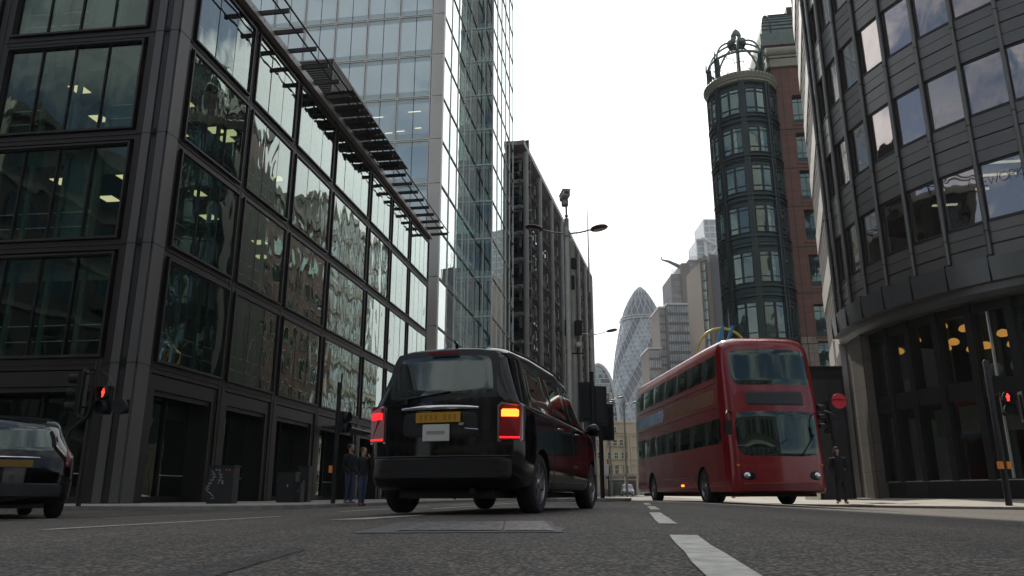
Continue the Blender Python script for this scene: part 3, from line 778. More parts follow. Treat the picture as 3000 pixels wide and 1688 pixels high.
# ------------------------------------------------------------------ building B: pale curtain wall tower
def building_b():
    C = Vector((-6.5, 64.0, .1))
    b = empty('glass_tower', C, 'tall pale blue glass office tower with thin steel grid behind the bronze block', 'building')
    FH = 4.38
    zs = [.38 + 64 * t for t in (.218, .2855, .3507)]
    z0 = zs[0] - 3 * FH
    Z = [z0 + FH * k for k in range(0, 21)]  # topmost floors, out of view, added to shade the near road
    Lw = 27.0
    lo = Vector((C.x, C.y, 0)) - SN * Lw
    LF = frameM(lo, -ST)                                  # faces the camera
    S1 = frameM((C.x, C.y, 0), pi / 2 - ST)
    st = Vector((C.x, C.y, 0)) + SD * 15.8
    RT = frameM(st, -ST)                                  # return facing the camera, x to the street
    w = 1.95
    st2 = st + SN * w
    S2 = frameM(st2, pi / 2 - ST)
    cols = MB(LF)
    cols.box(Lw - 1.0, Lw + .02, -.10, .6, 0, Z[-1], 'cladding_pale')
    cols.M = S1; cols.box(-.1, .30, -.08, .6, 0, Z[-1], 'cladding_pale')
    for z in Z:
        cols.M = LF; cols.box(Lw - 1.02, Lw + .04, -.105, .3, z - .02, z + .02, 'bronze')
        cols.M = S1; cols.box(-.12, .31, -.085, .3, z - .021, z + .021, 'bronze')
    obj('corner_column', cols, b)
    grid = MB()
    def mull(M, L, pitch, x_start, x_end):
        grid.M = M
        for z in Z:
            grid.box(x_start, x_end, -.06, .1, z - .12, z - .03, 'steel_light'); grid.box(x_start, x_end, -.06, .1, z + .03, z + .12, 'steel_light')
            grid.box(x_start, x_end, -.02, .09, z - .03, z + .03, 'bronze_dark')
        x = x_end
        while x > x_start - .01:
            grid.box(x - .10, x - .03, -.07, .1, 0, Z[-1], 'steel_light'); grid.box(x + .03, x + .10, -.07, .1, 0, Z[-1], 'steel_light')
            x -= pitch
    mull(LF, Lw, 3.25, 0, Lw - 1.1)
    for M, L, x0 in ((S1, 15.8, .35), (S2, 15.4, .0), (RT, w, 0)):
        grid.M = M
        for z in Z: grid.box(x0, L, -.05, .08, z - .09, z + .09, 'brown_steel' if M is not RT else 'steel_light')
        n = {15.8: 5, 15.4: 5, w: 2}[L]
        for k in range(n + 1):
            x = x0 + (L - x0) * k / n
            grid.box(x - .045, x + .045, -.05, .08, 0, Z[-1], 'steel_light')
    grid.M = RT; grid.box(-.35, .05, -.4, .2, 0, Z[-1], 'cladding_pale')
    obj('mullion_grid', grid, b)
    count = [0]; rest_f = MB(); rest_s = MB()
    def cell(M, x0, x1, zf, style, visible):
        za, zb = zf + .12, zf + FH - .12
        mb = MB(M)
        if style == 'f':
            xm = (x0 + x1) / 2
            for a, c in ((x0, xm - .025), (xm + .025, x1)):
                mb.quad((a, .02, za + .5), (c, .02, za + .5), (c, .02, zb - .5), (a, .02, zb - .5), 'glass_b_front')
                mb.quad((a, .03, za), (c, .03, za), (c, .03, za + .5), (a, .03, za + .5), 'frit'); mb.quad((a, .03, zb - .5), (c, .03, zb - .5), (c, .03, zb), (a, .03, zb), 'frit')
            mb.box(xm - .025, xm + .025, 0, .06, za, zb, 'slab_grey')
        else:
            t = [random.uniform(-.008, .008) for _ in range(3)]
            mb.quad((x0, .02 + t[0], za), (x1, .02 + t[1], za), (x1, .02 + t[1] + t[2], zb), (x0, .02 + t[0] + t[2], zb), 'glass_b')
            xm = (x0 + x1) / 2
            if style == 'q': mb.box(xm - .02, xm + .02, -.02, .05, za, zb, 'steel_light')
            mb.quad((x0, .05, za), (x1, .05, za), (x1, .05, za + .6), (x0, .05, za + .6), 'frit')
            mb.quad((x0, .051, zb - .35), (x1, .051, zb - .35), (x1, .051, zb), (x0, .051, zb), 'frit')
        if visible and count[0] < 100: count[0] += 1; obj('window', mb, b)
        else:
            r = rest_f if style == 'f' else rest_s
            r.M = Matrix.Identity(4)
            for f, mi, in zip(mb.f, mb.mi): r.add([mb.v[i] for i in f], [tuple(range(len(f)))], mb.names[mi])
    for k in range(20):
        x = Lw - 1.1
        i = 0
        while x - 3.25 > -.01:
            cell(LF, x - 3.15, x - .1, Z[k], 'f', k in (4, 5, 6, 7, 8, 9, 10) and i < 6); x -= 3.25; i += 1
    for k in range(20):
        for i in range(5):
            x0 = .35 + 15.45 * i / 5; cell(S1, x0 + .045, x0 + 3.09 - .045, Z[k], 's', 3 <= k < 11)
    for k in range(20):
        for i in range(2): cell(RT, i * w / 2 + .045, (i + 1) * w / 2 - .045, Z[k], 'r', 3 <= k < 10)
        for i in range(5): cell(S2, i * 3.08 + .045, i * 3.08 + 3.035, Z[k], 's', True)
    obj('upper_windows', rest_f, b)['kind'] = 'stuff'; obj('street_windows', rest_s, b)['kind'] = 'stuff'
    # solid floors inside
    fl = MB(S1)
    for z in Z: fl.box(.4, 31, .3, 8, z - .25, z + .12, 'interior_ceiling')
    fl.M = RT
    for z in Z: fl.box(-.2, w - .2, .3, 14, z - .251, z + .121, 'interior_ceiling')
    fl.M = S1; fl.box(.2, 31, 5.0, 5.2, 0, Z[-1], 'blind_blue')
    fl.box(15.5, 15.8, .2, 5.0, 0, Z[-1], 'slab_grey')
    obj('floor_slab', fl, b)
    tb = MB(LF)
    for (x, zz, l) in ((Lw - 2.6, Z[7] + 2.9, 1.2), (Lw - 6.2, Z[7] + 2.6, 1.2), (Lw - 3.9, Z[7] + 1.0, .8), (Lw - 5.0, Z[7] + .9, .7), (Lw - 2.2, Z[7] + 1.2, .6), (Lw - 8.0, Z[7] + .8, .6)):
        m = MB(LF); m.box(x - l / 2, x + l / 2, -.012, .0, zz, zz + .06, 'tube_light'); obj('strip_light', m, b)
    core = MB(LF); core.box(0, Lw - .3, .35, .6, 0, Z[-1], 'blind_blue'); core.box(0, .3, .6, 34, 0, Z[-1], 'cladding_pale')
    core.box(.3, Lw + 1.6, 31.2, 31.5, 0, Z[-1], 'cladding_pale')
    core.box(0, Lw - .3, .6, 31, Z[-1] - .4, Z[-1], 'roof_grey'); obj('core_wall', core, b)
building_b()

# ------------------------------------------------------------------ building C: grey exposed frame block
def building_c():
    H = R(13.5); hd = Vector((sin(H), cos(H), 0)); hn = Vector((cos(H), -sin(H), 0))
    O = Vector((1.87, 97.0, 0))
    b = empty('frame_office_block', O, 'long grey office block with exposed concrete columns and brown sunshades', 'building')
    S = frameM(O, pi / 2 - H)
    FH, NF = 3.72, 12; top = 46.0
    for k in range(8):
        x = k * 9.4
        m = MB(S); m.lathe([(.38, 0), (.38, top)], 'column_grey', 12, (x, 0, 0))
        for f in range(1, NF + 1):
            z = top - .3 - (NF - f) * FH
            m.box(x - .22, x + .22, .2, 2.6, z - .45, z - .05, 'column_grey')
            m.lathe([(.39, z - .9), (.39, z - .2)], 'column_grey', 12, (x, 0, 0))
        obj('column', m, b)
        if k < 8:
            for f in range(1, NF + 1):
                br = MB(S); z = top - .3 - (NF - f) * FH
                br.box(x + 1.1, x + 1.4, .9, 1.2, z - 1.8, z - .3, 'column_grey'); br.box(x + 1.7, x + 1.8, 1.0, 1.1, z - 2.6, z - .2, 'mullion_black')
                br.box(x + .55, x + 1.6, .9, 1.3, z - .7, z - .45, 'column_grey')
                obj('service_bracket', br, b)
    beam = MB(S)
    for f in range(1, NF + 1):
        z = top - .3 - (NF - f) * FH
        beam.box(-.5, 66.3, .55, 1.05, z - .25, z - .05, 'column_grey')
        beam.box(-3.0, 66.3, 2.6, 3.0, z - .9, z + .1, 'slab_grey')
    obj('floor_beam', beam, b)
    for f in range(1, NF + 1):
        z = top - .3 - (NF - f) * FH
        m = MB(S)
        for k in range(7):
            x = k * 9.4
            m.add([(x + 1.9, 1.4, z - .9), (x + 9.0, 1.4, z - .9), (x + 9.0, .35, z - .25), (x + 1.9, .35, z - .25), (x + 1.9, 1.4, z - .84), (x + 9.0, 1.4, z - .84), (x + 9.0, .35, z - .19), (x + 1.9, .35, z - .19)],
                  [(0, 1, 2, 3), (7, 6, 5, 4), (0, 4, 5, 1), (2, 6, 7, 3), (1, 5, 6, 2), (0, 3, 7, 4)], 'brown_steel')
        obj('sunshade', m, b)
    for f in range(NF):
        z = top - .3 - (NF - f) * FH
        for k in range(7):
            x = k * 9.4; m = MB(S)
            for j in range(5): m.quad((x + j * 1.88 + .08, 2.7, z + .12), (x + j * 1.88 + 1.8, 2.7, z + .12), (x + j * 1.88 + 1.8, 2.7 + random.uniform(-.02, .02), z + FH - .95), (x + j * 1.88 + .08, 2.7, z + FH - .95), 'glass_c')
            for j in range(5): m.box(x + j * 1.88 - .05, x + j * 1.88 + .05, 2.6, 2.76, z + .1, z + FH - .9, 'column_grey')
            obj('window', m, b)
    fr = MB(frameM(O, -H))                                 # end facing the camera
    fr.box(-12, .2, 2.2, 2.5, 0, 46.0, 'slab_grey')
    for f in range(NF + 1):
        z = top - .3 - (NF - f) * FH; fr.box(-12, .3, 1.9, 2.2, z - .15, z + .1, 'column_grey')
        fr.quad((-12, 2.18, z + .9), (.1, 2.18, z + .9), (.1, 2.18, z + FH - .5), (-12, 2.18, z + FH - .5), 'glass_c')
    fr.M = S; fr.box(-.8, 68, 3.0, 16, 0, 44.5, 'slab_grey'); fr.box(-2, 67, -.2, 3.0, 46.3, 46.9, 'column_grey')
    fr.box(66.35, 66.6, -.2, 3, 0, 46.9, 'column_grey')
    obj('end_wall', fr, b)
    pr = MB(S)
    for k in range(34): pr.box(k * 2.0, k * 2.0 + .06, .25, .3, 46.9, 48.0, 'column_grey')
    pr.box(0, 66, .25, .32, 47.95, 48.02, 'column_grey'); pr.quad((0, .28, 46.9), (66, .28, 46.9), (66, .28, 47.9), (0, .28, 47.9), 'glass_b')
    obj('roof_railing', pr, b)
building_c()
# ------------------------------------------------------------------ round green turret and red granite building
def arc_box(mb, r0, r1, a0, a1, z0, z1, m, seg=8, c=(0, 0)):
    vs = []; fs = []
    for i in range(seg + 1):
        a = a0 + (a1 - a0) * i / seg
        for r in (r0, r1):
            for z in (z0, z1): vs.append((c[0] + r * cos(a), c[1] + r * sin(a), z))
    for i in range(seg):
        o = i * 4; n = o + 4
        fs += [(o, n, n + 1, o + 1), (o + 2, o + 3, n + 3, n + 2), (o, o + 2, n + 2, n), (o + 1, n + 1, n + 3, o + 3)]
    fs += [(0, 1, 3, 2), (seg * 4, seg * 4 + 2, seg * 4 + 3, seg * 4 + 1)]
    mb.add(vs, fs, m, False)
def turret():
    c = Vector((21.7, 65.2, 0)); RR = 3.08
    b = empty('round_turret', c, 'dark green metal round corner turret with open cage dome on top', 'building')
    M = Matrix.Translation(c)
    # window storeys: (sill z, head z)
    rows = []
    heads = [.5716, .5099, .4504, .3895, .322, .2504]
    zt = [.38 + 62.3 * t for t in heads]
    H = [2.35, 2.35, 2.35, 2.35, 2.6, 3.0]
    for z, h in zip(zt, H): rows.append((z - h, z))
    body = MB(M)
    prof = [(RR - .1, 0)]
    for z0, z1 in rows[::-1]:
        prof += [(RR - .1, z0 - .55), (RR - .14, z0 - .5), (RR - .14, z1 + .35), (RR - .1, z1 + .4)]
    prof += [(RR - .1, 37.0)]
    body.lathe(prof, 'turret_metal', 64)
    obj('drum', body, b)
    for i, (z0, z1) in enumerate(rows):
        tr = MB(M); zt_ = z1 + .55; zb = z0 - .45
        tr.lathe([(RR - .14, zb - .1), (RR + .14, zb - .04), (RR + .14, zb + .05), (RR - .14, zb + .08)], 'turret_trim', 64, cap=False)
        obj('moulding', tr, b); tr = MB(M); tr.lathe([(RR - .14, zt_ - .05), (RR + .10, zt_), (RR + .10, zt_ + .06), (RR - .14, zt_ + .1)], 'turret_trim', 64, cap=False)
        obj('moulding', tr, b); tr = MB(M); tr.lathe([(RR - .14, zb - .55), (RR - .02, zb - .5), (RR - .02, zb - .45), (RR - .14, zb - .4)], 'turret_trim', 64, cap=False)
        obj('moulding', tr, b)
    NB = 8; da = 2 * pi / NB; a_off = R(-90) + .10
    for k in range(NB):
        a = a_off + da * (k + .5); m = MB(M)
        for s in (-.055, .055):
            arc_box(m, RR - .14, RR + .10, a + s - .018, a + s + .018, 3.0, 36.9, 'turret_trim', 1)
        arc_box(m, RR - .14, RR + .02, a - .04, a + .04, 3.0, 36.9, 'turret_metal', 1)
        obj('pilaster', m, b)
    for (z0, z1) in rows:
        for k in range(NB):
            a = a_off + da * k
            if sin(a) > .55: continue
            m = MB(M)
            for s in (-1, 1):
                ac = a + s * .155; hw = .125
                arc_box(m, RR - .13, RR + .01, ac - hw - .022, ac - hw, z0 - .08, z1 + .08, 'turret_trim', 1)
                arc_box(m, RR - .13, RR + .01, ac + hw, ac + hw + .022, z0 - .08, z1 + .08, 'turret_trim', 1)
                for zz in (z0 - .08, z0 + .42, z1 - .34, z1 + .02): arc_box(m, RR - .13, RR - .01, ac - hw, ac + hw, zz, zz + .06, 'turret_trim', 2)
            o = obj('window', m, b); g = MB(M)
            for s in (-1, 1):
                ac = a + s * .155; arc_box(g, RR - .13, RR - .09, ac - .125, ac + .125, z0 - .04, z1 + .04, 'glass_turret', 1)
            obj('glass', g, o)
            if random.random() < .5:
                q = MB(M); ac = a + .155; arc_box(q, RR - .088, RR - .082, ac - .11, ac - .02, z0, z1, 'curtain', 2); obj('curtain', q, o)
    cn = MB(M)
    cn.lathe([(RR - .1, 36.7), (RR + .08, 36.8), (RR + .10, 37.0), (RR + .20, 37.05), (RR + .22, 37.2), (RR + .28, 37.26), (RR + .33, 37.38), (RR + .34, 37.5), (RR + .26, 37.62), (RR + .1, 37.66), (0, 37.66)], 'cornice_stone', 64)
    obj('cornice', cn, b)
    lt = MB(M)
    for k in range(60): a = 2 * pi * k / 60; arc_box(lt, RR + .2, RR + .35, a, a + .012, 37.30, 37.58, 'turret_trim', 1)
    obj('gutter_joint', lt, b)
    # cage dome
    z0 = 37.62; rd = 2.9
    for k in range(8):
        a = a_off + da * (k + .5); ca, sa = cos(a), sin(a); m = MB(M)
        m.box(0, 0, 0, 0, 0, 0, 'verdigris') if 0 else None
        mm = MB(M @ Matrix.Rotation(a, 4, 'Z'))
        mm.box(rd - .38, rd + .12, -.11, .11, z0, z0 + 2.3, 'turret_metal')
        mm.lathe([(.10, z0 + 2.2), (.02, z0 + 3.2)], 'turret_metal', 6, (rd + .10, 0, 0))
        pts = [(rd - .15, 0, z0 + 2.2)]
        for i in range(1, 13):
            t = i / 12 * R(76); pts.append(((rd - .15) * cos(t) if 1 else 0, 0, z0 + 2.2 + 2.6 * sin(t)))
        mm.tube(pts, .095, 'verdigris', 8)
        mm.tube([(p[0] + .22, 0, p[2] + .15) for p in pts[1:10]], .018, 'turret_metal', 4)
        obj('dome_rib', mm, b)
    rg = MB(M)
    for r, z, t in ((rd - .1, z0 + 2.3, .12), (rd - .15, z0 + .06, .08), (.72, z0 + 4.75, .18), (.66, z0 + 4.4, .06)):
        rg.tube([(r * cos(2 * pi * i / 48), r * sin(2 * pi * i / 48), z) for i in range(48)], t, 'verdigris' if t > .09 else 'turret_metal', 8, closed=True)
    obj('dome_ring', rg, b)
    for k in range(8):
        a = a_off + da * k; mm = MB(M @ Matrix.Rotation(a, 4, 'Z'))
        mm.tube([(rd - .12, .72 * cos(2 * pi * i / 28), z0 + 1.15 + .72 * sin(2 * pi * i / 28)) for i in range(28)], .03, 'turret_metal', 6, closed=True)
        for y0, y1, za, zb in ((-1.02, -.72, 1.15, 1.15), (.72, 1.02, 1.15, 1.15), (0, 0, .08, .43), (0, 0, 1.87, 2.25)):
            mm.tube([(rd - .14, y0, z0 + za), (rd - .13, y1, z0 + zb)], .035, 'turret_metal', 6)
        obj('hoop_panel', mm, b)
    tp = MB(M)
    for k in range(8):
        a = 2 * pi * k / 8; tp.ell((.62 * cos(a), .62 * sin(a), z0 + 4.9), (.32, .32, .32), 'verdigris', 10, 6)
    for k in range(6):
        a = 2 * pi * k / 6; tp.tube([(.42 * cos(a), .42 * sin(a), z0 + 5.1), (.36 * cos(a), .36 * sin(a), z0 + 5.6)], .05, 'verdigris', 6)
    tp.lathe([(.46, z0 + 5.5), (.5, z0 + 5.65), (.44, z0 + 5.9), (.28, z0 + 6.2), (.08, z0 + 6.42), (0, z0 + 6.44)], 'verdigris', 20)
    obj('finial', tp, b)
    bs = MB(M); bs.lathe([(RR + .1, .1), (RR + .1, 4.0), (RR + .25, 4.2), (RR + .25, 4.6), (RR, 4.8)], 'pink_granite', 48, cap=False); obj('stone_base', bs, b)
turret()
def red_building():
    O = Vector((24.3, 64.2, 0))
    b = empty('granite_building', O, 'red granite building with deep dark windows, beside the green turret', 'building')
    F = frameM(O, -ST); W = 34
    wl = MB(F); ws = []
    rowsz = [(38.05 - 2.5, 38.05 - .2)] ; heads = [.5716, .5099, .4504, .3895, .322, .2504]
    zz = [.38 + 62.3 * t for t in heads]
    rows = [(z - 2.6, z + .25) for z in zz] + [(10.2, 13.0), (5.5, 8.6)]
    xs = [1.7 + 3.4 * i for i in range(9)]
    prev = 40.3
    for i, (z0, z1) in enumerate(rows):
        m = 'red_granite' if i < 6 else 'pink_granite'
        wl.box(0, W, 0, .9, z1, prev, m); prev = z0
        x = 0
        for xw in xs:
            wl.box(x, xw, .0, .9, z0, z1, m); x = xw + 1.7
        wl.box(x, W, .0, .9, z0, z1, m)
    wl.box(0, W, 0, .9, 0, prev, 'pink_granite')
    wl.box(0, W, .95, 20, 0, 40, 'slab_grey')
    wl.box(-2.5, 0, 1.2, 4, 0, 39.6, 'red_granite')
    obj('wall', wl, b)
    for i, (z0, z1) in enumerate(rows):
        for j, xw in enumerate(xs[:4]):
            m = MB(F)
            m.frame(xw, xw + 1.7, z0, z1, .09, .42, .52, 'turret_trim')
            m.box(xw, xw + 1.7, .43, .5, z0 + .1, z0 + .55, 'turret_metal')
            for k in (1, 2): m.box(xw + .09 + k * .51 - .02, xw + .09 + k * .51 + .02, .43, .5, z0 + .55, z1 - .09, 'turret_trim')
            m.box(xw + .09, xw + 1.61, .43, .5, z0 + 1.0, z0 + 1.05, 'turret_trim'); m.box(xw + .09, xw + 1.61, .43, .5, z1 - .55, z1 - .5, 'turret_trim')
            m.box(xw - .1, xw + 1.8, -.06, .5, z0 - .22, z0 - .02, 'red_granite')
            o = obj('window', m, b); g = MB(F); g.quad((xw, .47, z0), (xw + 1.7, .47, z0), (xw + 1.7, .47, z1), (xw, .47, z1), 'glass_turret'); obj('glass', g, o)
    tr = MB(F)
    for x in (.9, 4.3, 7.7): tr.box(x - .03, x + .03, -.03, .02, 5, 40.2, 'turret_trim')
    for z0, z1 in rows: tr.box(0, W, -.05, .01, z0 - .62, z0 - .56, 'turret_trim')
    obj('metal_joint', tr, b)
    cn = MB(F); cn.box(-.3, W, -.25, .9, 39.2, 40.0, 'cornice_stone'); cn.box(-.3, W, -.32, .9, 40.1, 40.3, 'cornice_stone')
    cn.M = F @ Matrix.Translation((0, 0, 0)); cn.tube([(-.3, -.2, 40.75), (W, -.2, 40.75)], .42, 'cornice_stone', 14)
    obj('cornice', cn, b)
    up = MB(F); up.box(.6, W, 5.0, 18, 40, 44.6, 'red_granite'); up.box(.4, W, 4.8, 18, 44.6, 46.0, 'verdigris')
    for x in (2.2, 5.6, 9): up.box(x, x + 1.6, 4.9, 5.1, 41.6, 44.2, 'shop_dark')
    obj('attic', up, b)
    vs, fs = [], []; n = 12
    for i in range(n + 1):
        t = i / n * pi / 2
        y = 4.9 + 3.6 * (1 - cos(t)); z = 46 + 3.8 * sin(t)
        for x in (.6 + 1.6 * (1 - cos(t)), W): vs.append((x, y, z))
    fs = [(2 * i, 2 * i + 1, 2 * i + 3, 2 * i + 2) for i in range(n)]
    mr = MB(F); mr.add(vs, fs, 'verdigris', True)
    mr.add([(vs[2 * i][0], vs[2 * i][1], vs[2 * i][2]) for i in range(n + 1)] + [(vs[2 * i][0], 16, vs[2 * i][2]) for i in range(n + 1)], [(i, i + 1, n + 2 + i, n + 1 + i) for i in range(n)], 'verdigris', True)
    for i in range(1, n): p = vs[2 * i]; mr.box(p[0], W, p[1] - .08, p[1] + .05, p[2] - .03, p[2] + .04, 'turret_trim')
    for x in (1.2, 4.6, 5.3, 5.9, 9.0): mr.tube([(x + .3, 4.8 + 3.6 * (1 - cos(t * pi / 16)), 46 + 3.85 * sin(t * pi / 16)) for t in range(8)], .07, 'turret_trim', 4)
    mr.box(4, 9, 8, 14, 49.6, 51.0, 'brown_steel')
    mr.ell((7.5, 11, 51), (2.6, 2.6, 1.9), 'verdigris', 20, 10)
    obj('mansard_roof', mr, b)
    sk = MB(F); sk.add([(4.6, .8, 41.2), (8, .8, 41.2), (8, 3.2, 41.2), (4.6, 3.2, 41.2), (6.3, 1.6, 42.6), (7.2, 2.4, 42.6)], [(0, 1, 4), (1, 2, 5, 4), (2, 3, 5), (3, 0, 4, 5)], 'far_pale'); sk.box(4.6, 8, .8, 3.2, 40.3, 41.2, 'verdigris'); obj('skylight', sk, b)
    dp = MB(F)
    dp.tube([(1.35, -.14, .2), (1.35, -.14, 9.0)], .09, 'turret_trim', 8); dp.box(1.1, 1.6, -.3, .0, 9.0, 9.6, 'turret_trim'); obj('drainpipe', dp, b)
    # flank along the street beyond the turret, mirrored in the glass opposite
    sd = MB(frameM(O + SD * 2.5 - SN * 2.2, pi + pi / 2 - ST))
    sd.M = frameM(O + SN * 1.0 + SD * 44, -pi / 2 - ST)
    sd.box(0, 40, 0, 1, 0, 40, 'red_granite'); sd.box(0, 40, -.3, 1.2, 39.2, 40.4, 'cornice_stone'); sd.box(0, 40, 1.1, 12, 0, 38, 'slab_grey')
    obj('side_wall', sd, b)
    for k in range(9):
        for i in range(8):
            m = MB(sd.M); x = 2 + i * 4.8; z = 5 + k * 3.85
            m.box(x, x + 2.4, -.04, .1, z, z + 2.3, 'glass_turret'); m.frame(x - .1, x + 2.5, z - .1, z + 2.4, .12, -.1, .1, 'portland'); obj('side_window', m, b)
red_building()

# ------------------------------------------------------------------ building E: round grey corner building
def eM(th_mid, r):
    """frame whose x runs left to right seen from the street, y into the building"""
    x, y = epos(th_mid, r)
    # outward normal (-cos,-sin); along (right) = (sin, -cos)
    ang = math.atan2(-cos(th_mid), sin(th_mid))
    return frameM((x, y, 0), ang)
def building_e():
    b = empty('round_corner_building', (CE.x - 11, CE.y, .15), 'curved grey metal corner building with tube mullions over a dark glazed cafe', 'building')
    RE = 11.0; step = R(7.4); th0 = R(-18.8)
    zc = .38 + 26.2 * .4362; FH = 3.9
    zf = 8.07                                        # top of the fascia
    win0 = .38 + 26.3 * .342                          # lowest sill
    NS = 13
    chord = 2 * RE * sin(step / 2)
    glass_rows = [(win0 + FH * k - .0, win0 + FH * k + 2.05) for k in range(7)]
    groove_bg = MB()
    for k in range(NS):
        th = th0 + step * (k + .5); M = eM(th, RE * cos(step / 2)); h = chord / 2 - .05
        sp = MB(M)
        z = zf + .02
        segs = []
        for (a, c) in glass_rows + [(36, 36.1)]:
            segs.append((z, a - .02)); z = c + .02
        for (a, c) in segs:
            if c - a < .3: continue
            if k < 9: sp = MB(M)
            n = max(2, round((c - a) / .45)); hh = (c - a) / n
            for j in range(n):
                extra = .03 if j == n // 2 else 0
                sp.box(-h, h, -.02, .08, a + j * hh + .012 + extra, a + (j + 1) * hh - .012, 'metal_grey')
            sp.box(-h, h, .03, .12, a, c, 'metal_grey_dark')
            sp.box(-h, h, -.05, .15, c - .05, c + .0, 'metal_grey_dark')
            if k < 9: obj('spandrel_panel', sp, b)
        if k >= 9: obj('far_spandrels', sp, b)['kind'] = 'stuff'
        for r, (a, c) in enumerate(glass_rows[:6] if k < 9 else []):
            m = MB(M); m.frame(-h, h, a, c, .05, .02, .12, 'metal_grey_dark')
            o = obj('window', m, b)
            g = MB(M); t = random.uniform(-.010, .010)
            g.quad((-h + .04, .06 + t, a + .04), (h - .04, .06 - t, a + .04), (h - .04, .06 - t * .3, c - .04), (-h + .04, .06 + t * .3, c - .04), 'glass_e'); obj('glass', g, o)
            q = random.choice([0, .35, .5, .6]) if r else [0, .4, .5, .42, .38, .3, .3, 0, 0][k]
            if r >= 2: q = random.choice([.5, .9, .98, .75])  # long pale blinds added here to imitate reflected sky in the glass
            if q:
                bl = MB(M); bl.box(-h + .06, h - .06, .16, .165, c - q * 2.0, c - .05, 'blind_sky_pale' if r else 'blind'); obj('blind', bl, o)
    for k in range(NS + 1):
        th = th0 + step * k; x, y = epos(th, RE + .10); m = MB()
        m.lathe([(.07, zf + .08), (.07, 36)], 'metal_grey', 12, (x, y, 0))
        for r in range(8):
            z = zf + .9 + r * FH; m.lathe([(.07, z), (.08, z + .01), (.08, z + .04), (.07, z + .05)], 'metal_grey_dark', 12, (x, y, 0), cap=False)
        x2, y2 = epos(th, RE - .02); m.lathe([(.05, zf + .05), (.05, 36)], 'metal_grey_dark', 6, (x2, y2, 0))
        obj('tube_mullion', m, b)
    fa = MB(); aa, ab = pi + th0, pi + th0 + step * NS
    def ring(mb, prof, m, seg=52, gap=0):
        vs = []; fs = []
        for i in range(seg + 1):
            a = aa + (ab - aa) * i / seg
            for r, z in prof: vs.append((CE.x + r * cos(a), CE.y + r * sin(a), z))
        n = len(prof)
        for i in range(seg):
            for j in range(n - 1): fs.append((i * n + j, (i + 1) * n + j, (i + 1) * n + j + 1, i * n + j + 1))
        fs += [tuple(range(n)), tuple(seg * n + j for j in range(n))[::-1]]
        mb.add(vs, fs, m, False)
    ring(fa, [(RE - .6, 8.06), (RE + .10, 8.10), (RE + .36, 8.02), (RE + .30, 7.22), (RE + .12, 7.18), (RE + .10, 6.95), (RE - .15, 6.80), (RE - .6, 6.78)], 'fascia')
    obj('fascia_band', fa, b)
    fj = MB()
    for k in range(NS + 1):
        a = pi + th0 + step * k
        arc_box(fj, RE + .28, RE + .372, a - .0009, a + .0009, 7.2, 8.09, 'mullion_black', 1, (CE.x, CE.y))
    obj('fascia_joint', fj, b)
    # ground glazing
    RG = RE - .55
    for k in range(2, NS):
        th = th0 + step * k; x, y = epos(th, RG); m = MB(eM(th, RG))
        m.box(-.13, .13, -.12, .35, .85, 6.8, 'mullion_black'); obj('shop_mullion', m, b)
        if k < NS:
            M = eM(th + step / 2, RG * cos(step / 2)); h = RG * sin(step / 2)
            m = MB(M); m.box(-h, h, -.06, .3, 3.55, 4.15, 'mullion_black'); m2 = MB(M); m2.box(-h, h, -.05, .4, .15, .85, 'black_paint'); m2.box(-h, h, -.07, -.04, .84, .87, 'rail'); obj('stall_riser', m2, b); m2 = MB(M); m2.box(-h, h, -.04, .3, 6.45, 6.85, 'mullion_black'); obj('head_rail', m2, b)
            o = obj('shop_window', m, b); g = MB(M)
            for a, c in ((.86, 3.55), (4.15, 6.45)):
                t = random.uniform(-.01, .01); g.quad((-h, .06 + t, a), (h, .06 - t, a), (h, .06 - t, c), (-h, .06 + t, c), 'glass_shop')
            obj('glass', g, o)
            if k in (6, 10):
                q = MB(eM(th + step * .5, RG + .02)); q.box(-.02, .02, -.12, .0, .9, 3.5, 'steel_light'); q.box(-.02, .02, -.12, .0, 4.2, 6.4, 'steel_light'); obj('glass_fin', q, b)
    # stone pier at the left end
    sp = MB()
    for k in range(2):
        th = th0 + step * (k + .5); M = eM(th, RE - .12); sp.M = M; h = chord / 2
        sp.box(-h - .02, h, 0, .6, .12, 6.9, 'pier_stone')
    obj('stone_pier', sp, b)
    # interior
    it = MB()
    def disc(z0, z1, m, r=RE - 1.0, n=26):
        pts = [epos(th0 + (step * NS) * i / n, r) for i in range(n + 1)] + [(CE.x + 2, CE.y - 8), (CE.x + 6, CE.y + 8)]
        it.prism(pts, z0, z1, m)
    disc(3.62, 3.9, 'interior_dark'); disc(.10, .2, 'interior_dark'); disc(6.9, 7.0, 'interior_dark', RE - .8)
    for k in range(7): disc(glass_rows[k][0] - .95, glass_rows[k][0] - .55, 'interior_dark', RE - .35)
    disc(35.6, 35.9, 'roof_grey', RE - .1)
    obj('floor_slab', it, b)
    iw = MB()
    arc_box(iw, 5.0, 5.2, aa, ab, .1, 35, 'interior_dark', 20, (CE.x, CE.y))
    arc_box(iw, 8.6, 8.8, pi + R(2), ab, 2.55, 3.55, 'wall_pale_green', 16, (CE.x, CE.y))
    for kk in (3.5, 5.5, 7.5): xx, yy = epos(th0 + step * kk, 8.6); iw.lathe([(.32, .2), (.32, 35)], 'interior_green', 16, (xx, yy, 0))
    iw.M = frameM((CE.x + 5, CE.y + 6, 0), R(20)); iw.box(-6, -5.8, -6, 6, .1, 35, 'interior_dark')
    obj('inner_wall', iw, b)
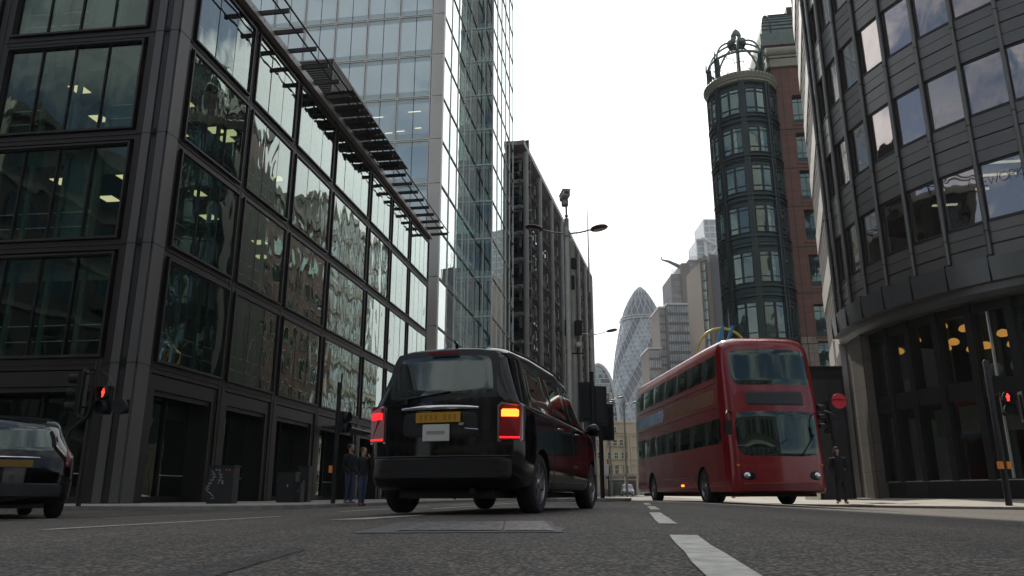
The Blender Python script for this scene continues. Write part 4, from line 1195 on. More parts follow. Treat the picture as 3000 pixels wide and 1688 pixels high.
    # lit strip lights in the office over the cafe
    for th, r, z, l, al in ((17, 9.2, 12.15, 1.1, .3), (26, 9.3, 12.1, 1.3, .25), (30, 8.4, 12.15, 1.2, .25), (16.5, 8.8, 11.6, .9, .3), (21, 7.9, 12.12, 1.0, .3), (35, 9.3, 12.15, 1.5, .2)):
        x, y = epos(R(th), r); m = MB(frameM((x, y, 0), R(-10))); m.box(-l / 2, l / 2, -.05, .05, z - .32, z - .26, 'tube_light'); obj('strip_light', m, b)
    # letters on the office glass
    M = eM(th0 + step * 7.5, RE * cos(step / 2)); z = glass_rows[0][0]
    letters = {'E': [((1, 0), (0, 0), (0, 1), (1, 1)), ((0, .5), (.8, .5))], 'W': [((0, 1), (.28, 0), (.5, .75), (.72, 0), (1, 1))],
               'O': [tuple((.5 + .5 * cos(t * pi / 8), .5 + .5 * sin(t * pi / 8)) for t in range(17))],
               'R': [((0, 0), (0, 1), (.6, 1), (.85, .85), (.85, .65), (.6, .5), (0, .5)), ((.5, .5), (.95, 0))], 'K': [((0, 0), (0, 1)), ((.9, 1), (0, .45), (.95, 0))]}
    lt = MB(M); x = -.64
    for ch in 'EWORK':
        wd = {'E': .15, 'W': .32, 'O': .28, 'R': .19, 'K': .18}[ch]
        for st in letters[ch]: lt.tube([(x + p[0] * wd, .035, z + 1.25 + p[1] * .30) for p in st], .013, 'letters', 4)
        x += wd + .035
    obj('window_lettering', lt, b)
    # straight pale wing beyond the round corner
    H = R(19.5); hd = Vector((sin(H), cos(H), 0)); s0 = Vector((*epos(th0, RE), 0)); Lw = 9.9
    W = frameM(s0 + hd * Lw, -pi / 2 - H)
    w = MB(W); w.box(0, Lw - .05, .45, .7, 0, 42, 'cladding_pale')
    w.box(0, .2, .7, 9, 0, 42, 'cladding_pale')
    for k in range(10):
        z = 6.9 + k * 3.6
        w.box(0, Lw - .3, -.05, .5, z, z + 1.25, 'cladding_pale')
    for j in range(8): x = j * 1.22; w.box(x, x + .22, .0, .45, 6.5, 42, 'cladding_pale')
    w.box(Lw - .22, Lw - .06, -.05, .5, .1, 42, 'cladding_pale')
    w.box(0, Lw - .4, -.05, .45, 6.3, 6.9, 'pier_stone')
    w.box(0, 3.8, -.02, .45, .1, 6.3, 'pier_stone')
    obj('pale_wing', w, b)
    for k in range(9):
        m = MB(W); z = 8.15 + k * 3.6
        m.quad((0, .035, z), (Lw - .3, .035, z), (Lw - .3, .035, z + 2.35), (0, .035, z + 2.35), 'glass_e'); obj('wing_window', m, b)
    dk = MB(W); dk.box(3.8, Lw - .42, .0, .44, .1, 6.3, 'black_paint'); dk.box(4.1, Lw - .8, -.04, .0, .5, 5.9, 'shop_dark'); dk.box(3.72, 3.8, -.05, .0, .1, 6.35, 'steel_light'); obj('dark_panel', dk, b)
    pp = MB(W); pp.tube([(Lw - .36, -.32, .45), (Lw - .36, -.32, 7.2)], .045, 'steel_light', 8); pp.tube([(Lw - .36, -.32, .46), (Lw - .36, -.42, .30), (Lw - .36, -.42, .15)], .05, 'steel_light', 8); obj('downpipe', pp, b)
    x_, y_ = epos(th0 - R(.8), RE + .10); pp = MB(); pp.tube([(x_, y_, .45), (x_, y_, 7.0)], .055, 'portland', 8); pp.tube([(x_, y_, .46), (x_ - .05, y_ - .1, .34), (x_ - .05, y_ - .1, .2)], .06, 'portland', 8); obj('downpipe', pp, b)
    ep = MB(); ep.box(12.85, 14.35, 33.0, 34.6, .1, 5.75, 'black_rough'); ep.box(12.80, 12.85, 32.97, 34.6, .1, 5.78, 'portland'); ep.box(12.85, 14.35, 32.97, 33.0, 5.66, 5.78, 'black_paint'); ep.box(13.0, 14.2, 32.96, 33.0, .2, 5.2, 'shop_dark'); obj('entrance_portal', ep, b)
    # cafe: pendant lamps and chairs
    lamps = [(850, 205), (935, 195), (975, 122), (1170, 18), (1200, 180), (1255, 135), (1335, 35), (1392, 188), (1495, 162), (1622, 70), (1700, 150)]
    names = ['far left', 'second from left', 'third from left behind the mullion', 'topmost in the middle', 'low beside the pale fin', 'half hidden behind a mullion', 'large upper right of centre', 'lowest of the middle group', 'low right of centre', 'upper right by the mullion', 'far right']
    for (zx, zy), nm in zip(lamps, names):
        Yl = 18.0
        while True:
            p = at(2300 + zx / 2.541, 950 + zy / 2.541, Yl); d = math.hypot(p.x - CE.x, p.y - CE.y)
            if d < 9.75 or Yl > 40: break
            Yl += .1
        p = at(2300 + zx / 2.541, 950 + zy / 2.541, Yl + random.choice([0, .5, 1.2]))
        t = empty('pendant_lamp', (p.x, p.y, p.z), 'glowing orange pendant lamp upstairs in the cafe, ' + nm, 'pendant lamp', 'orange pendant lamps in the cafe')
        m = MB(Matrix.Translation(p)); m.lathe([(0, -.10), (.12, -.095), (.185, -.04), (.19, .02), (.15, .10), (.06, .15), (0, .16)], 'pendant_glow', 20); obj('lamp_shade', m, t)
        m = MB(Matrix.Translation(p)); m.tube([(0, 0, .15), (0, 0, 6.88 - p.z)], .008, 'mullion_black', 4); obj('cord', m, t)
    for (zx, zy, lab) in ((925, 375, 'white moulded chair upstairs behind the cafe glass, leftmost'), (1540, 255, 'white moulded chair upstairs above the pedestrian signal'), (1730, 240, 'white moulded chair upstairs at the far right of the cafe')):
        Yl = 18.0
        while True:
            p = at(2300 + zx / 2.541, 950 + zy / 2.541, Yl); d = math.hypot(p.x - CE.x, p.y - CE.y)
            if d < 9.5 or Yl > 40: break
            Yl += .1
        t = empty('cafe_chair', (p.x, p.y, 3.9), lab, 'chair', 'white chairs in the cafe'); M = frameM((p.x, p.y, 3.9), random.uniform(2.2, 3.4))
        m = MB(M); m.ell((0, 0, .46), (.24, .23, .05), 'chair_white', 14, 6); m.ell((0, .20, .68), (.22, .05, .24), 'chair_white', 14, 8, Matrix.Rotation(-.2, 3, 'X')); obj('seat_shell', m, t)
        for sx in (-1, 1):
            for sy in (-1, 1):
                q = MB(M); q.tube([(sx * .12, sy * .12, .44), (sx * .22, sy * .22, 0)], .014, 'chair_white', 6); obj('leg', q, t)
building_e()

# ------------------------------------------------------------------ far buildings
def gherkin():
    c = at(1875.5, 869, 620.0); c.z = 0
    b = empty('bullet_tower', c, 'bullet shaped glass skyscraper with dark spiral bands, far down the street', 'skyscraper')
    Y = 620.0
    prof_px = [(842, 4), (846.4, 10), (852, 15), (869, 27), (890, 39), (910.5, 48.5), (935, 57), (979.5, 68), (1021, 77), (1062, 84), (1104, 89), (1150, 92), (1200, 93), (1260, 93), (1340, 91), (1440, 84)]
    zr = []
    for py, hw in prof_px[::-1]:
        p = at(1869.5, py, Y); q = at(1869.5 + hw, py, Y); zr.append((p.z, q.x - p.x))
    zr[0] = (0, zr[0][1])
    def rad(z):
        for (z0, r0), (z1, r1) in zip(zr, zr[1:]):
            if z <= z1: return r0 + (r1 - r0) * (z - z0) / (z1 - z0)
        return zr[-1][1]
    ztop = zr[-1][0]; NR = 44; NS = 36; zcap = ztop * .825
    M = Matrix.Translation(c); mb = MB(M)
    P = lambda i, j: (rad(ztop * j / NR) * cos(2 * pi * (i + .5 * j) / NS), rad(ztop * j / NR) * sin(2 * pi * (i + .5 * j) / NS), ztop * j / NR)
    for j in range(NR):
        for i in range(NS):
            zm = ztop * (j + .5) / NR
            # two triangles; rows drift half a step so bands spiral
            band = ((i) % 6) in (0, 1)
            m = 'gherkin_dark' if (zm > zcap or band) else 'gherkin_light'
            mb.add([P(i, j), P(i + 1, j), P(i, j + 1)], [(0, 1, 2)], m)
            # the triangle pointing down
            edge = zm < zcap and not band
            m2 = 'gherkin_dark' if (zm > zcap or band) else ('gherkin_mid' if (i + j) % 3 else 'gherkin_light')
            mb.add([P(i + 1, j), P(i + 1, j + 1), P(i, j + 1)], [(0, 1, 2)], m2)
    obj('glazed_body', mb, b)
    dg = MB(M)
    for i in range(0, NS, 2):
        pts = [Vector(P(i, j)) * 1.0 for j in range(NR + 1)]
        dg.tube([(p.x * 1.006, p.y * 1.006, p.z) for p in pts], .28, 'gherkin_line', 4)
        pts = [P(i - j, j) for j in range(NR + 1)]
        dg.tube([(p[0] * 1.006, p[1] * 1.006, p[2]) for p in pts], .28, 'gherkin_line', 4)
    for i in range(1, NS, 2):
        pts = [P(i - j, j) for j in range(int(NR * .82))]
        dg.tube([(p[0] * 1.006, p[1] * 1.006, p[2]) for p in pts], .16, 'gherkin_line', 4)
    for j in range(0, NR - 8, 1):
        r = rad(ztop * j / NR) * 1.005
        dg.tube([(r * cos(2 * pi * k / 48), r * sin(2 * pi * k / 48), ztop * j / NR) for k in range(48)], .12, 'gherkin_dark', 4, closed=True)
    obj('steel_diagrid', dg, b)
    rg = MB(M)
    for z, dr in ((zcap, 1.2), (zcap + 2.2, .8)):
        r = rad(z) + dr; rg.tube([(r * cos(2 * pi * k / 60), r * sin(2 * pi * k / 60), z) for k in range(60)], .5, 'gherkin_line', 6, closed=True)
    obj('crown_ring', rg, b)
gherkin()
def arch_building():
    c = at(1760, 1130, 480.0); c.z = 0
    b = empty('arched_glass_building', c, 'low arched glass building with a pale rim, left of the bullet tower', 'building')
    pl = at(1716, 1130, 480).x - c.x; pr = at(1816, 1200, 480).x - c.x; zt = at(1760, 1068, 480).z
    body = MB(Matrix.Translation(c)); xm = (pl + pr) / 2 - .6; hw = (pr - pl) / 2; pts = []
    xm = at(1751, 1100, 480).x - c.x; hwl = xm - pl; hwr = pr - xm
    for i in range(25):
        t = pi * i / 24; x = cos(t); z = zt * (max(0, sin(t)) ** .55)
        pts.append((xm + (x * hwr if x > 0 else x * hwl), z))
    n = len(pts)
    vs = [(x, 0, z) for x, z in pts] + [(x, 40, z) for x, z in pts]
    body.add(vs, [tuple(range(n))[::-1], tuple(range(n, 2 * n))] , 'gherkin_dark')
    body.add(vs, [(i, i + 1, n + i + 1, n + i) for i in range(n - 1)], 'far_pale', True)
    obj('body', body, b)
    rim = MB(Matrix.Translation(c)); rim.tube([(x, -.4, z) for x, z in pts], 1.1, 'far_pale', 6); obj('rim', rim, b)
    random.seed(3)
    w = MB(Matrix.Translation(c))
    for k in range(26):
        z = 3 + k * zt / 27; zz = min(.995, z / zt); t = math.asin(zz ** (1 / .55)); xr = xm + cos(t) * hwr - 1.2; xl = xm - cos(t) * hwl + 1.2
        w.box(xl, xr, -.5, -.1, z - .35, z, 'far_pale')
        x = xl
        while x < xr - 2:
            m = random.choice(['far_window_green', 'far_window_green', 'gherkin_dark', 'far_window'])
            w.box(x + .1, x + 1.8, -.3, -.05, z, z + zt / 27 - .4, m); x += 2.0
    obj('window_bands', w, b)
arch_building()
def grid_tower(name, label, x0, x1, ytop, Y, ybase=1440, depth=30, wall='far_brown', win='far_window', px=1, nx=8, ny=12, ang=0.0, fill=(.74, .62), side=None, y0v=None, z_from=0.0):
    a = at(x0, ytop, Y); c = at(x1, ytop, Y); w = c.x - a.x; z1 = a.z
    b = empty(name, (a.x, Y, 0), label, 'building')
    M = frameM((a.x, Y, 0), ang); w = w / max(.3, cos(ang))
    m = MB(M); m.box(0, w, 0, depth, 0, z1, wall); obj('wall', m, b)
    cw, ch = w / nx, (z1 - z_from) / ny; cells = []
    for j in range(ny):
        for i in range(nx):
            cells.append((i * cw + cw * (1 - fill[0]) / 2, i * cw + cw * (1 + fill[0]) / 2, z_from + j * ch + ch * (1 - fill[1]) / 2, z_from + j * ch + ch * (1 + fill[1]) / 2))
    cells = cells[::-1]
    rest = MB(M)
    for k, (xa, xb, za, zb) in enumerate(cells):
        mm = MB(M) if k < 100 else rest
        mm.box(xa, xb, -.25, .05, za, zb, win)
        if k < 100: obj('window', mm, b)
    if len(cells) > 100: obj('lower_windows', rest, b)['kind'] = 'stuff'
    rl = MB(M); rl.box(-.4, w + .4, -.4, depth + .4, z1, z1 + .8, 'far_pale' if wall != 'far_slate' else 'far_slate'); obj('parapet', rl, b)
    return b, M, w, z1
grid_tower('brown_office_block', 'low brown gridded office block in front of the bullet tower, left of the taller ones', 1900, 1936, 1023, 330, wall='far_brown', nx=6, ny=14, fill=(.55, .7), depth=20)
grid_tower('brown_stepped_block', 'middle brown office block, one step lower than the grey gridded one', 1930, 1958, 903, 345, wall='far_brown', nx=5, ny=22, fill=(.5, .7), depth=20)
b, M, w, z1 = grid_tower('grey_gridded_tower', 'grey office tower with dense rows of pale upright windows, right of the bullet tower', 1954, 2057, 893, 340, wall='far_grey', nx=15, ny=19, fill=(.72, .66), depth=26)
rr = MB(M)
for k in range(20): rr.box(k * w / 20, k * w / 20 + .12, -.3, -.2, z1 + .8, z1 + 3.2, 'far_grey')
obj('roof_posts', rr, b)
# ribbed brown tower behind
def ribbed_tower():
    Y = 420; p0 = at(1968, 778, Y); p1 = at(2052, 778, Y)
    b = empty('ribbed_brown_tower', (p0.x, Y, 0), 'tall brown and dark ribbed tower rising behind the grey gridded tower', 'skyscraper')
    x = lambda px: at(px, 778, Y).x - p0.x
    z = lambda py, px=2000: at(px, py, Y).z
    M = Matrix.Translation((p0.x, Y, 0))
    for (a, c, top, m, nm) in ((1968, 1996, 800, 'far_slate', 'dark_flank'), (1996, 2020, 771, 'far_brown', 'brown_shaft'), (2020, 2046, 758, 'far_slate', 'dark_shaft'), (2046, 2056, 757, 'far_brown', 'corner_shaft')):
        q = MB(M); d = {'dark_flank': 4, 'brown_shaft': 0, 'dark_shaft': 2, 'corner_shaft': 0}[nm]; q.box(x(a), x(c), d, 30, 0, z(top), m); obj(nm, q, b)
    ribs = MB(M)
    for px in list(range(1970, 1996, 3)) + list(range(2022, 2046, 3)):
        d = 3.2 if px < 2000 else 1.2; ribs.box(x(px), x(px) + .22, d + .45, d + .8, 60, z(783 if px < 2000 else 748), 'far_window')
    obj('rib', ribs, b)
    fl = MB(M)
    for k in range(40):
        zz = 40 + k * 3.6
        if zz < z(800): fl.box(x(1968), x(1996), 3.6, 4, zz, zz + .5, 'far_brown')
        if zz < z(760): fl.box(x(2020), x(2046), 1.5, 2, zz, zz + .6, 'far_brown')
    obj('floor_line', fl, b)
    m = MB(M); m.tube([(x(1996), 5, z(774)), (x(1965), 5, z(759)), (x(1945), 5, z(754))], [1.2, .8, .4], 'far_slate', 6); m.tube([(x(1945), 5, z(754)), (x(1945), 5, z(745))], .35, 'far_slate', 5); obj('roof_crane', m, b)
ribbed_tower()
def glass_strip_tower():
    Y = 300; p0 = at(2050, 765, Y)
    b = empty('slate_tower', (p0.x, Y, 0), 'dark slate tower with a green glass bay strip, just left of the round turret', 'skyscraper')
    x = lambda px, py=800: at(px, py, Y).x - p0.x
    z = lambda py: at(2060, py, Y).z
    M = Matrix.Translation((p0.x, Y, 0))
    m = MB(M); m.box(x(2052), x(2055), 0, 25, 0, z(762), 'far_brown'); m.box(x(2072), x(2083), 0, 25, 0, z(766), 'far_brown'); m.box(x(2054), x(2073), 3, 25, 0, z(765), 'far_grey'); obj('shaft', m, b)
    m = MB(M); m.add([(x(2083), 1, 0), (x(2125), -10, 0), (x(2125), 25, 0), (x(2083), 25, 0), (x(2083), 1, z(742)), (x(2125), -10, z(775)), (x(2125), 25, z(775)), (x(2083), 25, z(742))], [(0, 3, 2, 1), (4, 5, 6, 7), (0, 1, 5, 4), (1, 2, 6, 5), (2, 3, 7, 6), (3, 0, 4, 7)], 'far_slate'); obj('slate_slab', m, b)
    for k in range(32):
        zz = z(765) - 4.1 * (k + 1); q = MB(M)
        if zz < 10: break
        xa, xm, xb = x(2055), x(2064), x(2073)
        q.add([(xa, 1.5, zz), (xm, -1.2, zz), (xb, 1.5, zz), (xa, 1.5, zz + 3.4), (xm, -1.2, zz + 3.4), (xb, 1.5, zz + 3.4)], [(0, 1, 4, 3), (1, 2, 5, 4), (0, 2, 1), (3, 4, 5)], 'far_window_green')
        obj('bay_window', q, b)
    m = MB(M); m.add([(x(2050), 0, z(765)), (x(2062), -1, z(752)), (x(2070), -1, z(750)), (x(2078), 0, z(762)), (x(2050), 8, z(765)), (x(2062), 8, z(752)), (x(2070), 8, z(750)), (x(2078), 8, z(762))], [(0, 1, 2, 3), (7, 6, 5, 4), (0, 4, 5, 1), (1, 5, 6, 2), (2, 6, 7, 3)], 'cornice_stone'); obj('crown', m, b)
glass_strip_tower()
def braced_tower():
    Y = 560; p0 = at(2042, 700, Y)
    b = empty('braced_glass_tower', (p0.x, Y, 0), 'pale glass skyscraper with white diagonal braces, farthest tower behind the round turret', 'skyscraper')
    x = lambda px: at(px, 690, Y).x - p0.x
    z = lambda py: at(2060, py, Y).z
    M = Matrix.Translation((p0.x, Y, 0))
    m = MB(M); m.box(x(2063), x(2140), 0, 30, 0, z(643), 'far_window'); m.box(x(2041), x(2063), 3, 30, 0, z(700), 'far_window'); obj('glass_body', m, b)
    m = MB(M)
    for k in range(30):
        zz = z(643) - k * 5.2; m.box(x(2063), x(2140), -.6, 0, zz - .9, zz, 'far_pale')
        if k * 5.2 > (z(643) - z(700)): m.box(x(2041), x(2063), 2.4, 3, zz - .9, zz, 'far_pale')
    for k in range(12): xx = x(2063) + k * 4; m.box(xx, xx + .5, -.5, 0, 60, z(643), 'far_pale')
    m.box(x(2040), x(2043), 2, 3, 0, z(699), 'far_pale'); m.box(x(2060), x(2067), -1.4, 0, 0, z(697), 'far_pale')
    obj('floor_band', m, b)
    m = MB(M)
    m.tube([(x(2052), -1.6, z(700)), (x(2110), -1.6, z(728))], 1.3, 'far_pale', 4); m.tube([(x(2100), -1.6, z(728)), (x(2064), -1.6, z(765))], 1.3, 'far_pale', 4); m.tube([(x(2040), 1.5, z(701)), (x(2066), 1.5, z(699))], 1.0, 'far_pale', 4)
    obj('brace', m, b)
braced_tower()
def cream_building():
    Y = 185; p0 = at(1755, 1240, Y); p1 = at(1862, 1240, Y); W = p1.x - p0.x
    b = empty('cream_terrace', (p0.x, Y, 0), 'cream stone Victorian building with sash windows above a dark shopfront, at the street end', 'building')
    M = Matrix.Translation((p0.x, Y, 0)); z = lambda py: at(1800, py, Y).z; x = lambda px: at(px, 1300, Y).x - p0.x
    m = MB(M); m.box(-14, W, 0, 14, 0, z(1236), 'cream_stone')
    obj('wall', m, b)
    m = MB(M)
    for py in (1240, 1270, 1277, 1310, 1347, 1362, 1392, 1394): m.box(-14.2, W + .2, -.35, .1, z(py), z(py) + .28, 'cream_stone')
    for px in (1768, 1826, 1838, 1846): m.box(x(px), x(px) + .35, -.3, .1, z(1392), z(1270), 'cream_stone')
    m.box(x(1785), x(1812), -.3, .4, z(1236), z(1233), 'cream_stone')
    obj('cornice', m, b)
    rows = [((1251, 1266), (1802,)), ((1289, 1305), (1784, 1802, 1820)), ((1326, 1344), (1785, 1804, 1825, 1837)), ((1364, 1388), (1787, 1805, 1828, 1838)), ((1289, 1305), (1748,)), ((1326, 1344), (1750,))]
    for (ya, yb), xs in rows:
        for px in xs:
            m = MB(M); xa, xb = x(px - 5), x(px + 5); za, zb = z(yb), z(ya)
            m.frame(xa - .15, xb + .15, za - .15, zb + .15, .15, -.12, .1, 'portland'); m.box(xa, xb, -.09, .0, (za + zb) / 2 - .05, (za + zb) / 2 + .05, 'portland'); m.box((xa + xb) / 2 - .03, (xa + xb) / 2 + .03, -.09, 0, za, zb, 'portland')
            m.box(xa - .25, xb + .25, -.35, .1, za - .3, za - .15, 'cream_stone')
            o = obj('window', m, b); g = MB(M); g.quad((xa, -.02, za), (xb, -.02, za), (xb, -.02, zb), (xa, -.02, zb), 'glass_turret'); obj('glass', g, o)
    m = MB(M); m.box(x(1773), W - .5, -.6, .0, z(1404), z(1397), 'shop_dark'); m.box(x(1773), W - .5, -.5, 0, .1, z(1408), 'shop_dark')
    m.box(x(1773), x(1776), -.65, 0, .1, z(1404), 'cream_stone'); m.box(x(1824), x(1828), -.65, 0, .1, z(1397), 'cream_stone'); m.box(x(1773), W - .4, -.75, .0, z(1406), z(1404), 'cream_stone')
    for px in (1782, 1797, 1812): m.box(x(px), x(px + 10), -.56, -.5, z(1436), z(1412), 'glass_turret')
    sf = obj('shopfront', m, b)
    fc = bpy.data.curves.new('lettering', 'FONT'); fc.body = 'PIZZA EXPRESS'; fc.size = .62; fc.extrude = .02
    fo = bpy.data.objects.new('tmp', fc); COL.objects.link(fo)
    dg = bpy.context.evaluated_depsgraph_get(); me = bpy.data.meshes.new_from_object(fo.evaluated_get(dg))
    bpy.data.objects.remove(fo)
    wd = max(v.co.x for v in me.vertices); tw = x(1822) - x(1779)
    for v in me.vertices: v.co = Vector((x(1779) + v.co.x * tw / wd, -.63 - v.co.z, z(1403.2) + v.co.y * .95))
    me.materials.clear(); me.materials.append(MATS['portland'])
    o = bpy.data.objects.new('lettering', me); COL.objects.link(o); o.parent = sf
cream_building()
# neighbours that only show as reflections in the glass
def block(name, label, x, y, w, d, h, ang, wall, nx, nz, trim='portland', win='glass_c'):
    b = empty(name, (x, y, 0), label, 'building'); M = frameM((x, y, 0), ang)
    m = MB(M); m.box(0, w, 0, d, 0, h, wall); m.box(-.4, w + .4, -.5, d + .4, h, h + .9, trim)
    for k in range(1, nz): m.box(-.1, w + .1, -.22, .1, h * k / nz - .2, h * k / nz + .15, trim)
    obj('wall', m, b); m = MB(M); cw = w / nx; ch = h / nz
    for j in range(nz):
        for i in range(nx): m.box(i * cw + cw * .22, i * cw + cw * .78, -.08, .1, j * ch + ch * .22, j * ch + ch * .8, win)
    obj('window_rows', m, b)['kind'] = 'stuff'
    return b
block('portland_office', 'white stone office standing behind the red granite building, mirrored in the glass opposite', 39.5, 138.0, 30, 26, 48, -pi / 2 - ST, 'portland', 9, 11)
block('dark_brick_block', 'dark brick block behind the camera mirrored in the bronze building', 32, -36, 75, 14, 24, pi, 'brick_dark', 14, 6, 'concrete')
block('side_street_block', 'stone block across the side street on the left, mirrored in glass', -40, -24, 30, 10, 26, pi / 2, 'concrete', 8, 6)
# ------------------------------------------------------------------ vehicles
mat('plate_worn', (.34, .17, .02), .5)
def lerp_tab(tab, t):
    if t <= tab[0][0]: return tab[0][1]
    for (a, va), (b, vb) in zip(tab, tab[1:]):
        if t <= b:
            k = (t - a) / (b - a); k = k * k * (3 - 2 * k) * .5 + k * .5
            return va + (vb - va) * k
    return tab[-1][1]
class Body:
    """car body as a loft of half sections along y (0 = end facing the camera)"""
    def __init__(s, L, W, roof, bottom, belt, roofw, corner, bow, lean, wheels, wr, sill=.35, nose=None, shoulder=.0):
        s.__dict__.update(locals())
    def half(s, y):
        W = lerp_tab(s.W, y); zt = lerp_tab(s.roof, y); zb = lerp_tab(s.bottom, y); bl = min(lerp_tab(s.belt, y), zt - .12); rw = lerp_tab(s.roofw, y)
        up = zt - bl
        rx = W * rw
        pts = [(0, zb), (W * .6, zb), (W * .90, zb + .02), (W * .965, zb + .10), (W * .99, zb + .25), (W, zb + .45 * (bl - zb)), (W * 1.0, zb + .75 * (bl - zb)), (W * .985, bl - .03), (W * .965, bl + .02)]
        rr = min(.22, up * .5)
        pts += [(W * .965 + (rx - W * .965) * .5, bl + (up - rr) * .5), (rx, zt - rr), (rx - rr * .18, zt - rr * .45), (rx - rr * .55, zt - rr * .16), (rx - rr * 1.1, zt - rr * .05), (rx * .55, zt - .008), (0, zt)]
        out = []
        n = len(pts)
        for i in range(n - 1):
            p0, p1, p2, p3 = pts[max(i - 1, 0)], pts[i], pts[i + 1], pts[min(i + 2, n - 1)]
            for k in range(3):
                t = k / 3
                out.append(tuple(.5 * ((2 * p1[j]) + (-p0[j] + p2[j]) * t + (2 * p0[j] - 5 * p1[j] + 4 * p2[j] - p3[j]) * t * t + (-p0[j] + 3 * p1[j] - 3 * p2[j] + p3[j]) * t ** 3) for j in (0, 1)))
        out.append(pts[-1])
        return out
    def sx(s, y, z):
        h = s.half(y); best = 0
        for (x0, z0), (x1, z1) in zip(h, h[1:]):
            if min(z0, z1) <= z <= max(z0, z1) and abs(z1 - z0) > 1e-6:
                best = max(best, x0 + (x1 - x0) * (z - z0) / (z1 - z0))
        return best
    def D(s, p):
        x, y, z = p; W = lerp_tab(s.W, 0)
        k = max(0, 1 - y / s.bow[1])
        y2 = y + s.bow[0] * (x / W) ** 2 * k
        for z0, amt, rng in s.lean: y2 += max(0, z - z0) * amt * max(0, 1 - y / rng)
        yf = s.L - y; kf = max(0, 1 - yf / 1.0)
        y2 -= .22 * (x / W) ** 2 * kf
        return (x, y2, z)
    def build(s, paint):
        ys = [0, .02, .05, .10, .16] + [.16 + i * .14 for i in range(1, int((s.L - .32) / .14) + 1)] + [s.L - .12, s.L - .06, s.L - .02, s.L]
        ins = {0: s.corner, .02: s.corner * .62, .05: s.corner * .34, .10: s.corner * .1, s.L: s.corner, s.L - .02: s.corner * .62, s.L - .06: s.corner * .3, s.L - .12: s.corner * .1}
        rings = []
        for y in ys:
            h = s.half(y); d = ins.get(y, 0); W = lerp_tab(s.W, y); zt = h[-1][1]; zb = h[0][1]; zc = (zt + zb) / 2
            h = [(x * (1 - d / W), zc + (z - zc) * (1 - d / (zt - zb))) for x, z in h]
            full = h + [(-x, z) for x, z in h[-2:0:-1]]
            rings.append([s.D((x, y, z)) for x, z in full])
        n = len(rings[0]); vs = []; fs = []
        def cap(r, y):
            zc = (max(p[1] for p in r) + min(p[1] for p in r)) / 2
            return [[s.D((x * f, y, zc + (z - zc) * f)) for x, z in r] for f in (.92, .8, .65, .5, .35, .2, .08)]
        def flat(i, y):
            h = s.half(y); d = ins[y]; W = lerp_tab(s.W, y); zt = h[-1][1]; zb = h[0][1]; zc = (zt + zb) / 2
            h = [(x * (1 - d / W), zc + (z - zc) * (1 - d / (zt - zb))) for x, z in h]
            return h + [(-x, z) for x, z in h[-2:0:-1]]
        allr = cap(flat(0, 0), 0)[::-1] + rings + cap(flat(0, s.L), s.L)
        for r in allr: vs += r
        for i in range(len(allr) - 1):
            for j in range(n):
                k = (j + 1) % n; fs.append((i * n + j, (i + 1) * n + j, (i + 1) * n + k, i * n + k))
        fs.append(tuple(range(n))); fs.append(tuple((len(allr) - 1) * n + j for j in range(n))[::-1])
        mb = MB(); mb.add(vs, fs, paint, True); mb._m('black_rough')
        return mb
    def cut(s, o):
        """wheel arches cut with a boolean, faces inside painted black"""
        bm = bmesh.new(); bm.from_mesh(o.data); bmesh.ops.recalc_face_normals(bm, faces=bm.faces); bm.to_mesh(o.data); bm.free()
        cut = MB()
        for wy in s.wheels:
            for sg in (-1, 1):
                W = lerp_tab(s.W, wy)
                cut.lathe([(s.wr * 1.14, sg * (W - .34)), (s.wr * 1.14, sg * (W + .3))][::sg], 'black_rough', 40, (0, wy, s.wr), axis='x')
        co_ = obj('tmp_cut', cut)
        bm = bmesh.new(); bm.from_mesh(co_.data); bmesh.ops.recalc_face_normals(bm, faces=bm.faces); bm.to_mesh(co_.data); bm.free()
        md = o.modifiers.new('b', 'BOOLEAN'); md.operation = 'DIFFERENCE'; md.object = co_; md.solver = 'EXACT'; md.material_mode = 'TRANSFER'
        dg = bpy.context.evaluated_depsgraph_get(); me = bpy.data.meshes.new_from_object(o.evaluated_get(dg))
        o.modifiers.clear(); old = o.data; o.data = me; bpy.data.meshes.remove(old); bpy.data.objects.remove(co_)
        me.set_sharp_from_angle(angle=R(40))
    def side_patch(s, sg, corners, m, off=.006, nu=14, nv=8, rnd=.10, mb=None):
        """patch on the flank; corners (y,z): rear-bottom, front-bottom, front-top, rear-top"""
        mb = mb or MB(); a, b, c, d = [Vector(p) for p in corners]; vs = []; ins = []
        def pt(u, v, o_):
            p = a.lerp(b, u).lerp(d.lerp(c, u), v)
            return s.D((sg * (s.sx(p[0], p[1]) + o_), p[0], p[1]))
        for i in range(nu + 1):
            for j in range(nv + 1):
                U, V = 2 * i / nu - 1, 2 * j / nv - 1
                uu = U * math.sqrt(1 - rnd * V * V * V * V); vv = V * math.sqrt(1 - rnd * U * U * U * U)
                edge = i in (0, nu) or j in (0, nv)
                vs.append(pt((uu + 1) / 2, (vv + 1) / 2, -.004 if edge else off))
        fs = [(i * (nv + 1) + j, (i + 1) * (nv + 1) + j, (i + 1) * (nv + 1) + j + 1, i * (nv + 1) + j + 1) for i in range(nu) for j in range(nv)]
        if sg < 0: fs = [f[::-1] for f in fs]
        mb.add(vs, fs, m, True); return mb
